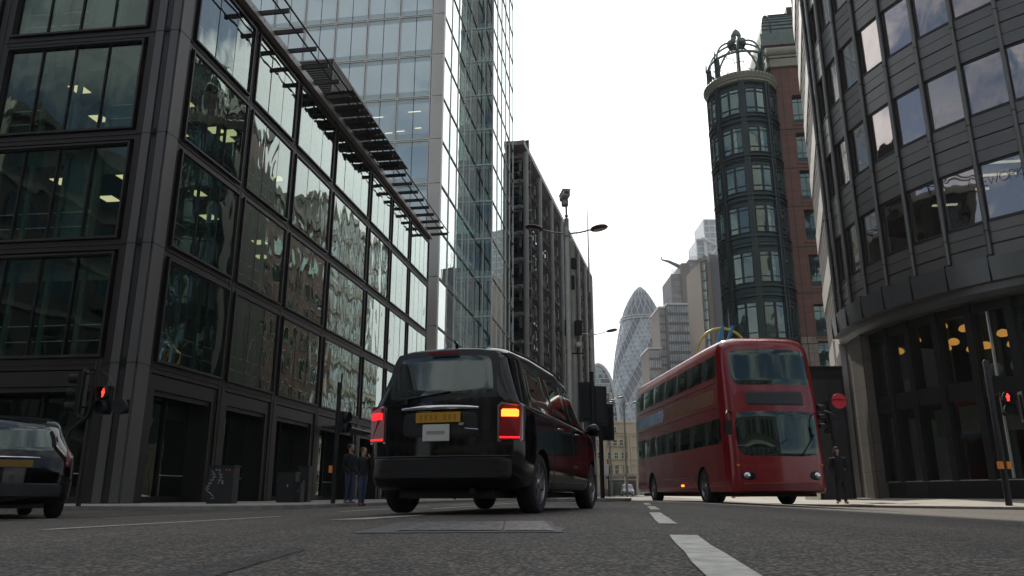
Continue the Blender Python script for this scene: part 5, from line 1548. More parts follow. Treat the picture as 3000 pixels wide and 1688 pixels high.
    def end_patch(s, x0, x1, z0, z1, m, off=.006, nu=16, nv=10, rnd=.12, yend=0, mb=None, taper=0, bulge=0):
        mb = mb or MB(); vs = []
        sgn = -1 if yend == 0 else 1
        for i in range(nu + 1):
            for j in range(nv + 1):
                U, V = 2 * i / nu - 1, 2 * j / nv - 1
                uu = U * math.sqrt(1 - rnd * V * V * V * V); vv = V * math.sqrt(1 - rnd * U * U * U * U)
                uu *= 1 - taper * (vv + 1) / 2
                edge = i in (0, nu) or j in (0, nv)
                x = (x0 + x1) / 2 + uu * (x1 - x0) / 2; z = (z0 + z1) / 2 + vv * (z1 - z0) / 2
                o_ = -.004 if edge else off + bulge * (1 - U * U) * (1 - V * V)
                p = s.D((x, yend, z)); vs.append((p[0], p[1] + sgn * o_, p[2]))
        fs = [(i * (nv + 1) + j, i * (nv + 1) + j + 1, (i + 1) * (nv + 1) + j + 1, (i + 1) * (nv + 1) + j) for i in range(nu) for j in range(nv)]
        if sgn < 0: fs = [f[::-1] for f in fs]
        mb.add(vs, fs, m, True); return mb
def wheel(parent, x, y, r, w, sg, steer=0.0):
    """tyre, spoked rim and hub; sg = side the face looks to"""
    M = Matrix.Translation((x, y, r)) @ Matrix.Rotation(steer, 4, 'Z')
    h = w / 2
    t = MB(M); t.lathe([(r * .66, -h * .8), (r * .70, -h), (r * .90, -h), (r * .97, -h * .8), (r, -h * .55), (r, h * .55), (r * .97, h * .8), (r * .90, h), (r * .70, h), (r * .66, h * .8)], 'rubber', 44, axis='x', cap=False)
    o = obj('wheel', t, parent)
    q = MB(M); q.lathe([(r * .60, sg * h * .2), (r * .66, sg * h * .85), (r * .69, sg * h * .9), (r * .685, sg * h * .7), (r * .67, -sg * h * .8)], 'alloy', 36, axis='x', cap=False)
    q.lathe([(.01, -sg * h * .1), (r * .62, -sg * h * .1)], 'black_rough', 24, axis='x', cap=False)
    for k in range(7):
        a = 2 * pi * k / 7; q.M = M @ Matrix.Rotation(a, 4, 'X')
        q.add([(sg * h * .75, -.035, r * .12), (sg * h * .75, .035, r * .12), (sg * h * .82, .022, r * .66), (sg * h * .82, -.022, r * .66), (sg * h * .2, -.035, r * .12), (sg * h * .2, .035, r * .12), (sg * h * .3, .022, r * .66), (sg * h * .3, -.022, r * .66)],
              [(0, 1, 2, 3), (7, 6, 5, 4), (0, 4, 5, 1), (2, 6, 7, 3), (1, 5, 6, 2), (0, 3, 7, 4)], 'alloy')
    q.M = M; q.lathe([(.0, sg * h * .92), (r * .13, sg * h * .9), (r * .17, sg * h * .7), (r * .17, 0)][::1], 'alloy', 16, axis='x', cap=False)
    obj('rim', q, o)
def place(root, x, y, heading, tilt=0.0):
    """root at the ground under the near end; heading clockwise from +Y"""
    root.location = (x, y, road_z(x, y)); root.rotation_euler = (tilt, 0, -heading)
def rear_plate(parent, x, z, y, w=.52, h=.111, m='plate_yellow', glyph=True):
    q = MB(); q.cbox(x - w / 2, x + w / 2, y - .012, y, z, z + h, m, .004); o = obj('number_plate', q, parent)
    return o
def build_taxi():
    B = Body(4.86, [(0, .90), (.5, .93), (2.6, .94), (4.0, .925), (4.6, .86), (4.86, .76)],
             [(0, 1.80), (.25, 1.855), (1.2, 1.885), (2.4, 1.875), (2.95, 1.80), (3.35, 1.56), (3.72, 1.24), (4.2, 1.15), (4.6, 1.02), (4.86, .84)],
             [(0, .34), (.2, .25), (4.4, .22), (4.86, .30)], [(0, 1.14), (3.5, 1.08), (4.86, .9)], [(0, .76), (.4, .80), (2.6, .80), (3.7, .86), (4.86, .84)],
             .11, (.13, 1.0), [(1.20, .17, 2.2), (.80, .05, .8)], (.90, 3.90), .335)
    t = empty('black_taxi', (0, 0, 0), 'black taxi cab seen from behind with lit tail lamps, in the middle of the road', 'taxi')
    body = obj('body', B.build('car_black'), t); B.cut(body)
    # rear window with darker surround
    obj('rear_window', B.end_patch(-.66, .66, 1.235, 1.745, 'glass_car', .008, taper=.12, rnd=.14), t)
    fr = B.end_patch(-.71, .71, 1.19, 1.785, 'car_plastic', .003, taper=.12, rnd=.14); obj('window_surround', fr, t)
    q = MB(); q.cbox(-.17, .17, .075, .10, 1.735, 1.765, 'tail_lens', .006); obj('brake_light', q, t)
    wp = MB(); p0, p1 = B.D((-.40, -.02, 1.235)), B.D((.12, -.03, 1.30)); wp.tube([p0, p1], .011, 'black_paint', 6); wp.tube([(p0[0], p0[1] + .0, p0[2] - .06), p0], .02, 'black_paint', 8); obj('wiper', wp, t)
    # tailgate pressing, chrome bar, recess
    sm = MB()
    for sgx in (-1, 1): pts = [B.D((sgx * xx, -.002, zz)) for xx, zz in ((.62, .62), (.66, .80), (.67, 1.12), (.70, 1.20))]; sm.tube(pts, .004, 'black_rough', 4)
    sm.tube([B.D((x / 10, -.002, .60)) for x in range(-6, 7)], .004, 'black_rough', 4)
    obj('tailgate_seam', sm, t)
    cb = MB(); cb.tube([B.D((x / 20, -.012 - .016 * (1 - (x / 9) ** 2), 1.118 + .012 * (1 - (x / 9) ** 2))) for x in range(-9, 10)], [.008 + .020 * math.sqrt(max(0, 1 - (x / 9.5) ** 2)) for x in range(-9, 10)], 'chrome', 10)
    obj('chrome_garnish', cb, t)
    rc = B.end_patch(-.46, .46, .80, 1.095, 'car_plastic', .004, rnd=.2); obj('plate_recess', rc, t)
    rear_plate(t, 0, .965, -.010)
    q = MB()
    for xx in (-.20, -.14, -.08, -.02, .08, .14, .20): q.box(xx - .014, xx + .014, -.0235, -.0215, .99, 1.05, 'plate_worn')
    obj('plate_marks', q, t)
    q = MB(); q.cbox(-.17, .14, -.035, -.018, .765, .945, 'plate_white', .005); q.box(-.12, .09, -.037, -.034, .84, .875, 'lamp_grey'); obj('licence_plate', q, t)
    q = MB(); q.cbox(.24, .30, -.02, .0, .93, .96, 'chrome', .004); q.tube([B.D((.30, -.012, .90)), B.D((.45, -.012, .885))], .006, 'chrome', 6); obj('badge', q, t)
    # tall tail lamps at the corners
    for sg in (-1, 1):
        def hexa(x0, x1, z0, z1, y0, y1, m, ch):
            pts = [(x0, z0), (x1 - ch * .4, z0), (x1, z0 + ch * .5), (x1, z1 - ch * .6), (x1 - ch * .8, z1), (x0 + ch * .8, z1), (x0, z1 - ch * .7)]
            def yy(x): return B.D((x, 0, .9))[1]
            mb = MB(); n = len(pts)
            vs = [(sg * x, yy(x) + y0 + (.10 * max(0, (x - .80) / .13) ** 2), z) for x, z in pts] + [(sg * x, yy(x) + y1, z) for x, z in pts]
            fs = [tuple(range(n)), tuple(range(n, 2 * n))[::-1]] + [(i, i + n, (i + 1) % n + n, (i + 1) % n) for i in range(n)]
            if sg > 0: fs = [f[::-1] for f in fs]
            mb.add(vs, fs, m); return mb
        h = obj('tail_lamp', hexa(.655, .905, .755, 1.175, -.012, .16, 'alloy', .05), t)
        obj('lens', hexa(.675, .895, .775, 1.155, -.024, .1, 'tail_lens', .05), h)
        obj('glowing_lamp', hexa(.70, .87, 1.02, 1.10, -.030, .05, 'tail_orange' if sg > 0 else 'tail_red', .02), h)
        q = hexa(.68, .88, .79, .81, -.030, .05, 'tail_red', .004); obj('reflector_strip', q, h)
    bp = B.end_patch(-.80, .80, .36, .60, 'car_plastic', .028, rnd=.05, nu=24); obj('bumper', bp, t)
    q = B.end_patch(-.78, -.50, .455, .48, 'tail_lens', .038, rnd=.0, nu=6, nv=2); B.end_patch(.50, .78, .455, .48, 'tail_lens', .038, rnd=.0, nu=6, nv=2, mb=q); obj('reflector', q, t)
    q = MB(); q.tube([B.D((x / 10, -.035, .605)) for x in range(-8, 9)], .009, 'car_plastic', 6); obj('bumper_step', q, t)
    ub = MB(); ub.box(-.55, .55, .25, 4.4, .17, .30, 'black_rough'); ub.tube([(.35, .12, .25), (.35, .5, .25)], .03, 'black_rough', 8); ub.tube([(-.7, .9, .335), (.7, .9, .335)], .06, 'black_rough', 8); obj('underbody', ub, t)
    for sg in (-1, 1):
        obj('rear_quarter_glass', B.side_patch(sg, [(.42, 1.20), (1.42, 1.17), (1.42, 1.66), (.60, 1.66)], 'glass_car', rnd=.16), t)
        obj('door_glass', B.side_patch(sg, [(1.52, 1.165), (2.42, 1.14), (2.42, 1.655), (1.52, 1.66)], 'glass_car', rnd=.08), t)
        obj('door_glass', B.side_patch(sg, [(2.52, 1.135), (3.42, 1.11), (2.98, 1.60), (2.52, 1.655)], 'glass_car', rnd=.08), t)
        ch = MB(); ch.tube([B.D((sg * (B.sx(y, z) + .006), y, z)) for y, z in [(.45 + i * .2, 1.155 - i * .0055) for i in range(16)]], .010, 'chrome', 6); obj('window_trim', ch, t)
        sm = MB()
        for y in (1.47, 2.47, 3.45): sm.tube([B.D((sg * (B.sx(y, z / 20) + .001), y, z / 20)) for z in range(8, 24)], .005, 'black_rough', 4)
        obj('door_seam', sm, t)
        hd_ = MB()
        for y in (1.62, 2.60): hd_.tube([B.D((sg * (B.sx(y + d, 1.0) + .028 * (0 if d in (0, .2) else 1) + .004), y + d, 1.0)) for d in (0, .03, .17, .2)], .012, 'chrome', 6)
        obj('door_handle', hd_, t)
        sk = B.side_patch(sg, [(1.35, .27), (3.45, .26), (3.45, .36), (1.35, .37)], 'car_plastic', .014, rnd=.02); obj('sill', sk, t)
        q = MB(); q.ell((sg * 1.05, 3.35, 1.12), (.10, .07, .085), 'car_black', 14, 10); q.tube([(sg * .93, 3.38, 1.08), (sg * 1.02, 3.36, 1.1)], .03, 'car_plastic', 6); obj('wing_mirror', q, t)
        wheel(t, sg * .80, .90, .335, .215, sg); wheel(t, sg * .80, 3.90, .335, .215, sg)
        q = MB(); q.tube([B.D((sg * lerp_tab(B.roofw, y) * lerp_tab(B.W, y) * .93, y, lerp_tab(B.roof, y) - .05)) for y in [.3 + .25 * i for i in range(11)]], .012, 'car_plastic', 6); obj('roof_rail', q, t)
    q = MB(); q.tube([(0, .55, 1.86), (0, .50, 1.93), (0, .42, 1.95)], [.03, .02, .006], 'car_black', 8); obj('aerial', q, t)
    place(t, -.80, 8.40, R(17.0))
build_taxi()
def build_left_car():
    B = Body(4.6, [(0, .90), (.5, .97), (3.9, .94), (4.6, .80)],
             [(0, 1.44), (.35, 1.63), (1.4, 1.72), (2.3, 1.67), (2.9, 1.42), (3.4, 1.08), (4.2, .95), (4.6, .78)],
             [(0, .36), (.3, .22), (4.3, .22), (4.6, .3)], [(0, 1.0), (4.6, .9)], [(0, .74), (1, .80), (2.3, .80), (4.6, .86)],
             .17, (.22, 1.0), [(.95, .42, 2.0), (.75, .08, .8)], (.85, 3.65), .34)
    t = empty('black_people_carrier', (0, 0, 0), 'rounded black people carrier turning left, cut off by the left edge of the photo', 'car')
    body = obj('body', B.build('car_black'), t); B.cut(body)
    obj('rear_window', B.end_patch(-.62, .62, 1.05, 1.46, 'glass_car', .007, taper=.14, rnd=.2), t)
    rear_plate(t, 0, .80, -.012, m='plate_shaded')
    q = MB(); q.tube([B.D((x / 20, -.022, .955)) for x in range(-7, 8)], .014, 'chrome', 8); obj('chrome_garnish', q, t)
    for sg in (-1, 1):
        q = MB(); pts = [B.D((sg * .78, .02 + k * .02, .82 + k * .05)) for k in range(7)]; q.tube(pts, [.03, .05, .058, .058, .054, .04, .02], 'bus_dark_red', 10); h = obj('tail_lamp', q, t)
        q = MB(); q.tube([(p[0] * .99, p[1] - .045, p[2]) for p in pts[1:6]], .008, 'alloy', 6); obj('lamp_trim', q, h)
        obj('side_glass', B.side_patch(sg, [(.55, 1.06), (1.5, 1.04), (1.5, 1.46), (.85, 1.45)], 'glass_car', rnd=.2), t)
        obj('side_glass', B.side_patch(sg, [(1.6, 1.04), (2.9, 1.02), (2.45, 1.42), (1.6, 1.46)], 'glass_car', rnd=.1), t)
        wheel(t, sg * .79, .85, .34, .21, sg); wheel(t, sg * .79, 3.65, .34, .21, sg)
    obj('bumper', B.end_patch(-.74, .74, .34, .56, 'car_plastic', .02, rnd=.05, nu=20), t)
    ub = MB(); ub.box(-.55, .55, .3, 4.1, .17, .3, 'black_rough'); obj('underbody', ub, t)
    place(t, -7.85, 12.35, R(-40))
build_left_car()
def build_bus():
    B = Body(11.2, [(0, 1.22), (.6, 1.265), (10.6, 1.265), (11.2, 1.20)],
             [(0, 4.22), (.45, 4.36), (2.5, 4.40), (10.2, 4.40), (10.9, 4.30), (11.2, 4.12)],
             [(0, .30), (11.2, .32)], [(0, 2.3), (11.2, 2.3)], [(0, .96), (11.2, .96)], .20, (.30, 1.3), [(1.25, .10, 1.6), (2.9, .06, 1.4)], (2.6, 8.4), .48)
    def half(y, B=B):
        W = lerp_tab(B.W, y); zt = lerp_tab(B.roof, y); zb = lerp_tab(B.bottom, y)
        pts = [(0, zb), (W * .9, zb), (W * .98, zb + .04), (W, zb + .2), (W, 1.2), (W, 2.2), (W * .998, 3.0), (W * .985, 3.6), (W * .965, zt - .34), (W * .93, zt - .17), (W * .83, zt - .06), (W * .6, zt - .012), (0, zt)]
        out = []
        for (x0, z0), (x1, z1) in zip(pts, pts[1:]):
            for k in range(3): out.append((x0 + (x1 - x0) * k / 3, z0 + (z1 - z0) * k / 3))
        out.append(pts[-1]); return out
    B.half = half
    t = empty('double_decker_bus', (0, 0, 0), 'red double decker bus with two dark window bands on the right of the road', 'bus')
    body = obj('body', B.build('bus_red'), t); B.cut(body)
    # front: windscreens, blind box, lamps
    obj('upper_windscreen', B.end_patch(-1.04, 1.04, 3.0, 4.0, 'glass_bus', .012, rnd=.10, nu=24), t)
    obj('lower_windscreen', B.end_patch(-1.06, 1.06, 1.20, 2.36, 'glass_bus', .012, rnd=.10, nu=24), t)
    bb = obj('destination_box', B.end_patch(-.78, .78, 2.48, 2.86, 'shop_dark', .014, rnd=.06, nu=16), t)
    for sg in (-1, 1):
        h = obj('headlight', B.end_patch(sg * .86 - .17, sg * .86 + .17, .62, .84, 'black_paint', .012, rnd=.5, nu=10, nv=8), t)
        q = MB(); p = B.D((sg * .90, -.02, .73)); q.ell(p, (.09, .035, .085), 'chrome', 14, 8); obj('lens', q, h)
        q = MB(); p = B.D((sg * 1.08, 0, 1.0)); q.ell((p[0], p[1] - .0, .98), (.05, .03, .035), 'orange_plastic', 10, 6); obj('indicator', q, t)
        q = MB(); q.tube([(sg * 1.10, .42, 2.30), (sg * 1.30, .15, 2.34), (sg * 1.38, -.02, 2.25), (sg * 1.38, -.06, 2.05)], .022, 'black_paint', 8); q.cbox(sg * 1.38 - .10, sg * 1.38 + .10, -.09, -.03, 1.72, 2.08, 'black_paint', .02); obj('wing_mirror', q, t)
    q = B.end_patch(-1.0, 1.0, .34, .56, 'bus_dark_red', .02, rnd=.04, nu=20); obj('bumper', q, t)
    q = MB(); q.tube([B.D((-.5, -.035, 1.2)), B.D((.15, -.04, 1.62))], .014, 'black_paint', 6); q.tube([B.D((.5, -.035, 1.2)), B.D((.95, -.04, 1.75))], .014, 'black_paint', 6); obj('wiper', q, t)
    # flanks
    for sg in (-1, 1):
        n = 7
        obj('upper_band', B.side_patch(sg, [(.5, 3.24), (10.9, 3.24), (10.9, 4.02), (.5, 4.02)], 'black_paint', .004, 30, 4, 0), t)
        obj('lower_band', B.side_patch(sg, [(.5, 1.46), (10.9, 1.46), (10.9, 2.32), (.5, 2.32)], 'black_paint', .004, 30, 4, 0), t)
        for k in range(n):
            y0 = .55 + k * 1.47; obj('upper_window', B.side_patch(sg, [(y0, 3.28), (y0 + 1.445, 3.28), (y0 + 1.445, 3.98), (y0, 3.98)], 'glass_bus', .008, 6, 4, .01), t)
        for k in range(n):
            y0 = .55 + k * 1.47; z0 = 1.50
            obj('lower_window', B.side_patch(sg, [(y0, z0), (y0 + 1.445, z0), (y0 + 1.445, 2.28), (y0, 2.28)], 'glass_bus', .008, 6, 4, .01), t)
        obj('advert_panel', B.side_patch(sg, [(1.0, 2.56), (6.4, 2.56), (6.4, 3.14), (1.0, 3.14)], 'advert_ochre', .010, 20, 2, 0), t)
        obj('advert_panel', B.side_patch(sg, [(6.4, 2.56), (10.8, 2.56), (10.8, 3.14), (6.4, 3.14)], 'advert_blue', .010, 20, 2, 0), t)
        q = MB()
        for z in (2.53, 3.17): q.tube([B.D((sg * (B.sx(y, z) + .004), y, z)) for y in [.5 + .5 * i for i in range(21)]], .012, 'bus_dark_red', 5)
        for z in (.62, .68, .74): q.tube([B.D((sg * (B.sx(y, z) + .003), y, z)) for y in [3.4 + .5 * i for i in range(9)]], .006, 'bus_dark_red', 4)
        obj('body_strip', q, t)
        wheel(t, sg * 1.10, 2.6, .48, .28, sg); wheel(t, sg * 1.10, 8.4, .48, .28, sg)
        q = MB(); q.cbox(sg * 1.27 - .012, sg * 1.27 + .012, 4.5, 4.75, .50, .56, 'tail_orange', .004); obj('side_marker', q, t)
    ub = MB(); ub.box(-1.0, 1.0, .5, 10.8, .22, .34, 'black_rough'); obj('underbody', ub, t)
    place(t, 6.8, 19.6, R(-3.9))
build_bus()
def build_van():
    B = Body(4.9, [(0, .88), (.5, .95), (4.9, .93)], [(0, .92), (.25, 1.08), (.75, 1.22), (1.35, 1.88), (2.0, 1.95), (4.9, 1.93)], [(0, .26), (4.9, .3)], [(0, .85), (1, 1.1), (4.9, 1.1)], [(0, .8), (1.4, .80), (4.9, .84)],
             .10, (.16, 1.0), [(.7, .1, .6)], (.85, 3.9), .33)
    t = empty('white_van', (0, 0, 0), 'small white van facing us at the far end of the road under the cream building', 'van')
    body = obj('body', B.build('van_white'), t); B.cut(body)
    q = MB(); W = .70
    q.add([(-W - .06, .80, 1.20), (W + .06, .80, 1.20), (W - .02, 1.30, 1.80), (-W + .02, 1.30, 1.80)], [(0, 1, 2, 3)], 'glass_car'); obj('windscreen', q, t)
    obj('grille', B.end_patch(-.5, .5, .50, .72, 'car_plastic', .01, rnd=.2), t); obj('bumper', B.end_patch(-.78, .78, .30, .46, 'car_plastic', .01, rnd=.1), t)
    for sg in (-1, 1):
        obj('headlight', B.end_patch(sg * .66 - .13, sg * .66 + .13, .66, .84, 'chrome', .012, rnd=.4, nu=8), t)
        wheel(t, sg * .80, .85, .33, .2, sg); wheel(t, sg * .80, 3.9, .33, .2, sg)
        obj('side_glass', B.side_patch(sg, [(1.3, 1.12), (2.2, 1.12), (2.2, 1.6), (1.65, 1.6)], 'glass_car'), t)
        q = MB(); q.ell((sg * 1.08, 1.15, 1.2), (.09, .06, .13), 'car_plastic', 10, 8); obj('wing_mirror', q, t)
    q = MB(); q.cbox(-.26, .26, -.03, -.01, .33, .43, 'plate_white', .004); obj('number_plate', q, t)
    p = at(1840, 1452, 118); t.location = (p.x, 118, 0); t.rotation_euler = (0, 0, R(-6))
build_van()

# ------------------------------------------------------------------ street furniture
def street_lamp():
    """tall twin-arm lamp, built at the origin"""
    t = empty('street_lamp', (0, 0, 0), 'grey twin-armed street lamp with flat oval heads', 'street lamp', 'twin lamps down the middle of the road')
    m = MB(); m.lathe([(.13, 0), (.13, 1.5), (.10, 1.6), (.085, 9.7), (.05, 9.75)], 'lamp_grey', 16); m.lathe([(.12, 9.35), (.12, 9.55)], 'lamp_grey', 16); obj('pole', m, t)
    for sg in (-1, 1):
        a = MB(); a.tube([(sg * .08, 0, 9.45), (sg * .5, 0, 9.50), (sg * .95, 0, 9.62)], [.035, .03, .028], 'lamp_grey', 8)
        for k in range(4): a.tube([(sg * (.2 + k * .15), 0, 9.40 + k * .03), (sg * (.3 + k * .15), 0, 9.47 + k * .03)], .008, 'lamp_grey', 4)
        obj('arm', a, t)
        h = MB(Matrix.Translation((sg * 1.20, 0, 9.66)) @ Matrix.Rotation(-sg * .16, 4, 'Y')); h.lathe([(0, -.05), (.22, -.05), (.30, -.03), (.34, .0), (.30, .05), (.18, .09), (0, .10)], 'lamp_dark', 28)
        ho = obj('lamp_head', h, t)
        l = MB(h.M); l.box(-.20, .20, -.12, .12, -.062, -.051, 'lamp_lens'); obj('lens', l, ho)
    return t
lamp0 = street_lamp()
q_ = at(1660, 664, 26.8)
lamp0.location = (q_.x, 26.8, road_z(q_.x, 26.8) + .09)
lamp0['label'] = 'tall twin-armed street lamp with oval heads and a camera on top, tallest and nearest pole'
lamp_specs = [(1732, 955, 44.0, 'second twin-armed street lamp, standing against the corner of the grey frame block'), (1827, 1171, 80.0, 'thin twin-armed street lamp standing in front of the bullet tower base'),
              (1782, 1150, 76.0, 'distant street lamp half hidden behind the island traffic signals')]
for px, py, Y, lab in lamp_specs:
    c = copy_tree(lamp0); p = at(px, py, Y); c.location = (p.x, Y, 0); c['label'] = lab; c.rotation_euler = (0, 0, R(-6))
# camera, loudspeakers and a second mast beside the nearest lamp
def cctv():
    x, y = q_.x, 26.8
    t = empty('traffic_camera', (x, y, 9.9), 'weathered boxy surveillance camera on a short rusty post on top of the tallest lamp', 'camera'); M = Matrix.Translation((x, y, 9.95))
    m = MB(M); m.lathe([(.085, -.15), (.085, .35)], 'cornice_stone', 12); m.tube([(0, 0, .35), (0, 0, .95)], .035, 'shoe_brown', 8); m.lathe([(.06, .42), (.06, .48)], 'shoe_brown', 10); obj('post', m, t)
    m = MB(M @ Matrix.Rotation(R(12), 4, 'Z') @ Matrix.Rotation(R(-8), 4, 'X')); m.cbox(-.11, .11, -.09, .13, .92, 1.16, 'lamp_grey', .02); m.cbox(-.15, .13, -.32, .22, 1.20, 1.42, 'plate_white', .02); m.cbox(-.17, .15, -.36, .24, 1.42, 1.45, 'concrete', .008); m.box(-.10, .08, -.327, -.318, 1.24, 1.37, 'shop_dark'); m.tube([(.1, .1, 1.2), (.14, .12, .95)], .012, 'mullion_black', 4); obj('housing', m, t)
cctv()
def mast():
    p = at(1674, 660, 27.6); t = empty('equipment_mast', (p.x, 27.6, .27), 'pale grey equipment mast with dark speaker boxes, just right of the tallest lamp pole', 'mast')
    M = Matrix.Translation((p.x, 27.6, 0)); H = 9.6
    m = MB(M); m.lathe([(.11, .27), (.11, H)], 'lamp_grey', 12); obj('mast_tube', m, t)
    for z, w, h in ((8.55, .22, .42), (7.75, .12, .55)): m = MB(M); m.cbox(-.06, -.06 + w, -.2, .0, z, z + h, 'black_paint', .03); obj('speaker_box', m, t)
    m = MB(M); m.cbox(.02, .28, -.3, -.05, 6.0, 6.55, 'black_paint', .03); m.cbox(-.34, -.24, -.2, .0, 6.0, 6.6, 'black_paint', .02); obj('signal_box', m, t)
    m = MB(M); m.cbox(.06, .22, -.42, -.1, 5.55, 5.72, 'plate_white', .02); m.tube([(-.25, -.1, 5.35), (.35, -.1, 5.35)], .025, 'mullion_black', 6); m.tube([(.1, -.1, 5.35), (.14, -.2, 5.58)], .02, 'mullion_black', 6); obj('bracket_camera', m, t)
mast()
def antenna():
    p = at(1733, 806, 150); top = at(1724, 590, 150).z
    t = empty('roof_antenna', (p.x, 150, 46.8), 'very thin tall aerial rising above the far end of the grey frame block', 'antenna')
    m = MB(Matrix.Translation((p.x - .5, 150, 0))); m.tube([(0, 0, 40), (0, 0, top - 8), (0, 0, top)], [.22, .14, .04], 'lamp_grey', 6); obj('rod', m, t)
antenna()
def signal_head(parent, M, lit=None, back=False, n=3):
    """three-lens head facing local -y"""
    h = MB(M); h.cbox(-.14, .14, -.02, .16, 0, .34 * n, 'black_paint', .02); h.box(-.24, .24, .10, .115, -.08, .34 * n + .08, 'black_rough'); o = obj('signal_head', h, parent)
    for k in range(n):
        z = .17 + .34 * k
        hd_ = MB(M); hd_.lathe([(.115, -.24), (.12, -.02)], 'black_rough', 16, (0, 0, z), 'y', a0=-R(30) if 0 else 0, cap=False); obj('hood', hd_, o)
        l = MB(M); on = lit is not None and k == lit; l.lathe([(0, -.035), (.09, -.03)], 'signal_red' if on else 'mullion_black', 16, (0, 0, z), 'y', cap=False); obj('lens', l, o)
    return o
def ped_signal(parent, M, lit='signal_red'):
    h = MB(M); h.cbox(-.17, .17, -.02, .15, 0, .68, 'black_paint', .02)
    o = obj('pedestrian_signal', h, parent)
    for z in (.17, .51):
        q = MB(M); q.lathe([(.155, -.15), (.16, -.02)], 'black_rough', 20, (0, 0, z), 'y', cap=False); obj('hood', q, o)
    q = MB(M); z = .51; f = -.03
    q.ell((0, f, z + .085), (.022, .006, .026), lit, 10, 6); q.box(-.032, .032, f - .004, f, z - .02, z + .055, lit)
    for sg in (-1, 1): q.box(sg * .036 - .009 + (0), sg * .036 + .009, f - .004, f, z - .01, z + .05, lit); q.box(sg * .016 - .012, sg * .016 + .012, f - .0045, f, z - .105, z - .022, lit)
    obj('figure_lens', q, o)
    return o
def signal_left_corner():
    X, Y = -10.15, 18.6; t = empty('traffic_signal', (X, Y, .12), 'black traffic signal with a lit red figure beside the black people carrier', 'traffic light'); M = Matrix.Translation((X, Y, .12))
    m = MB(M); m.lathe([(.055, 0), (.055, 3.45)], 'black_paint', 14); m.tube([(-.02, -.05, 3.1), (.0, -.06, 2.3), (-.05, -.08, 2.05), (-.38, -.1, 1.75), (-.44, -.1, 1.5), (-.45, -.1, .0)], .045, 'black_paint', 10); obj('pole', m, t)
    signal_head(t, M @ Matrix.Translation((-.42, .05, 2.15)) @ Matrix.Rotation(R(-78), 4, 'Z'), 2)
    q = MB(M); q.tube([(-.30, .0, 3.1), (0, 0, 3.15)], .025, 'black_paint', 6); obj('bracket', q, t); q = MB(M); q.tube([(-.30, .0, 2.3), (0, 0, 2.3)], .025, 'black_paint', 6); obj('bracket', q, t); q = MB(M); q.tube([(.02, 0, 3.25), (.35, -.1, 3.05), (.48, -.1, 2.8)], .014, 'black_paint', 6); obj('bracket', q, t)
    ped_signal(t, M @ Matrix.Translation((.30, -.12, 2.12)) @ Matrix.Rotation(R(-14), 4, 'Z'))
    q = MB(M @ Matrix.Translation((.74, -.10, 2.14))); q.lathe([(.18, -.12), (.185, .05)], 'black_rough', 20, (0, 0, .17), 'y'); q.cbox(-.19, .19, -.0, .12, 0, .34, 'black_paint', .02); obj('spare_head', q, t)
    q = MB(M); q.cbox(-.50, -.36, -.18, -.08, 1.0, 1.2, 'orange_plastic', .01); obj('push_button', q, t)
    return t
signal_left_corner()
def signal_left_kerb():
    p = at(975, 1476, 24.6); X, Y = p.x, 24.6
    t = empty('traffic_signal', (X, Y, .12), 'tall black signal pole seen edge-on, beside the two men waiting on the left pavement', 'traffic light'); M = Matrix.Translation((X, Y, .12))
    m = MB(M); m.lathe([(.075, 0), (.075, 3.75)], 'black_paint', 14); m.tube([(.04, 0, 3.7), (.06, 0, 4.05)], .03, 'black_paint', 6); obj('pole', m, t)
    ped_signal(t, M @ Matrix.Translation((.24, .05, 2.15)) @ Matrix.Rotation(R(70), 4, 'Z'), 'mullion_black')
    q = MB(M); q.cbox(-.17, -.06, -.10, .05, .92, 1.14, 'orange_plastic', .01); obj('push_button', q, t)
    q = MB(M); q.cbox(.08, .15, -.02, .1, 2.95, 3.15, 'plate_white', .01); obj('sticker', q, t)
signal_left_kerb()
def signal_island():
    for (px, py, Y, ztop, lab) in ((1733, 1118, 22.9, 3.95, 'tall black island signal seen from behind, left one of the pair beyond the taxi'), (1757, 1171, 25.2, 3.45, 'lower black island signal seen from behind, right of the pair')):
        p = at(px, py, Y); X = p.x; t = empty('island_signal', (X, Y, .27), lab, 'traffic light'); M = Matrix.Translation((X, Y, .0))
        m = MB(M); m.lathe([(.07, .27), (.07, ztop)], 'black_paint', 14); obj('pole', m, t)
        k = at(px, py, Y).z
        signal_head(t, M @ Matrix.Translation((-.14, .10, k - 1.12)) @ Matrix.Rotation(R(165), 4, 'Z')); signal_head(t, M @ Matrix.Translation((.17, .0, k - 1.25)) @ Matrix.Rotation(R(-165), 4, 'Z'))
signal_island()
def signal_right():
    X, Y = 13.45, 21.5; t = empty('traffic_signal', (X, Y, .08), 'tall thin black signal pole with a lit red figure before the cafe', 'traffic light'); M = Matrix.Translation((X, Y, .08))
    m = MB(M); m.lathe([(.085, 0), (.085, 3.95), (.05, 4.0)], 'black_paint', 14); obj('pole', m, t)
    ped_signal(t, M @ Matrix.Translation((.42, -.05, 2.42)) @ Matrix.Rotation(R(-22), 4, 'Z'))
    q = MB(M); q.tube([(0, 0, 2.5), (.4, -.0, 2.46)], .02, 'black_paint', 6); obj('bracket', q, t); q = MB(M); q.tube([(0, 0, 3.0), (.4, -.0, 3.0)], .02, 'black_paint', 6); obj('bracket', q, t)
    signal_head(t, M @ Matrix.Translation((1.0, .1, 2.35)) @ Matrix.Rotation(R(70), 4, 'Z'), n=2)
    q = MB(M); q.cbox(-.16, -.04, -.12, .0, .98, 1.18, 'orange_plastic', .01); q.cbox(.05, .16, -.12, 0, .98, 1.18, 'orange_plastic', .01); obj('push_button', q, t)
signal_right()
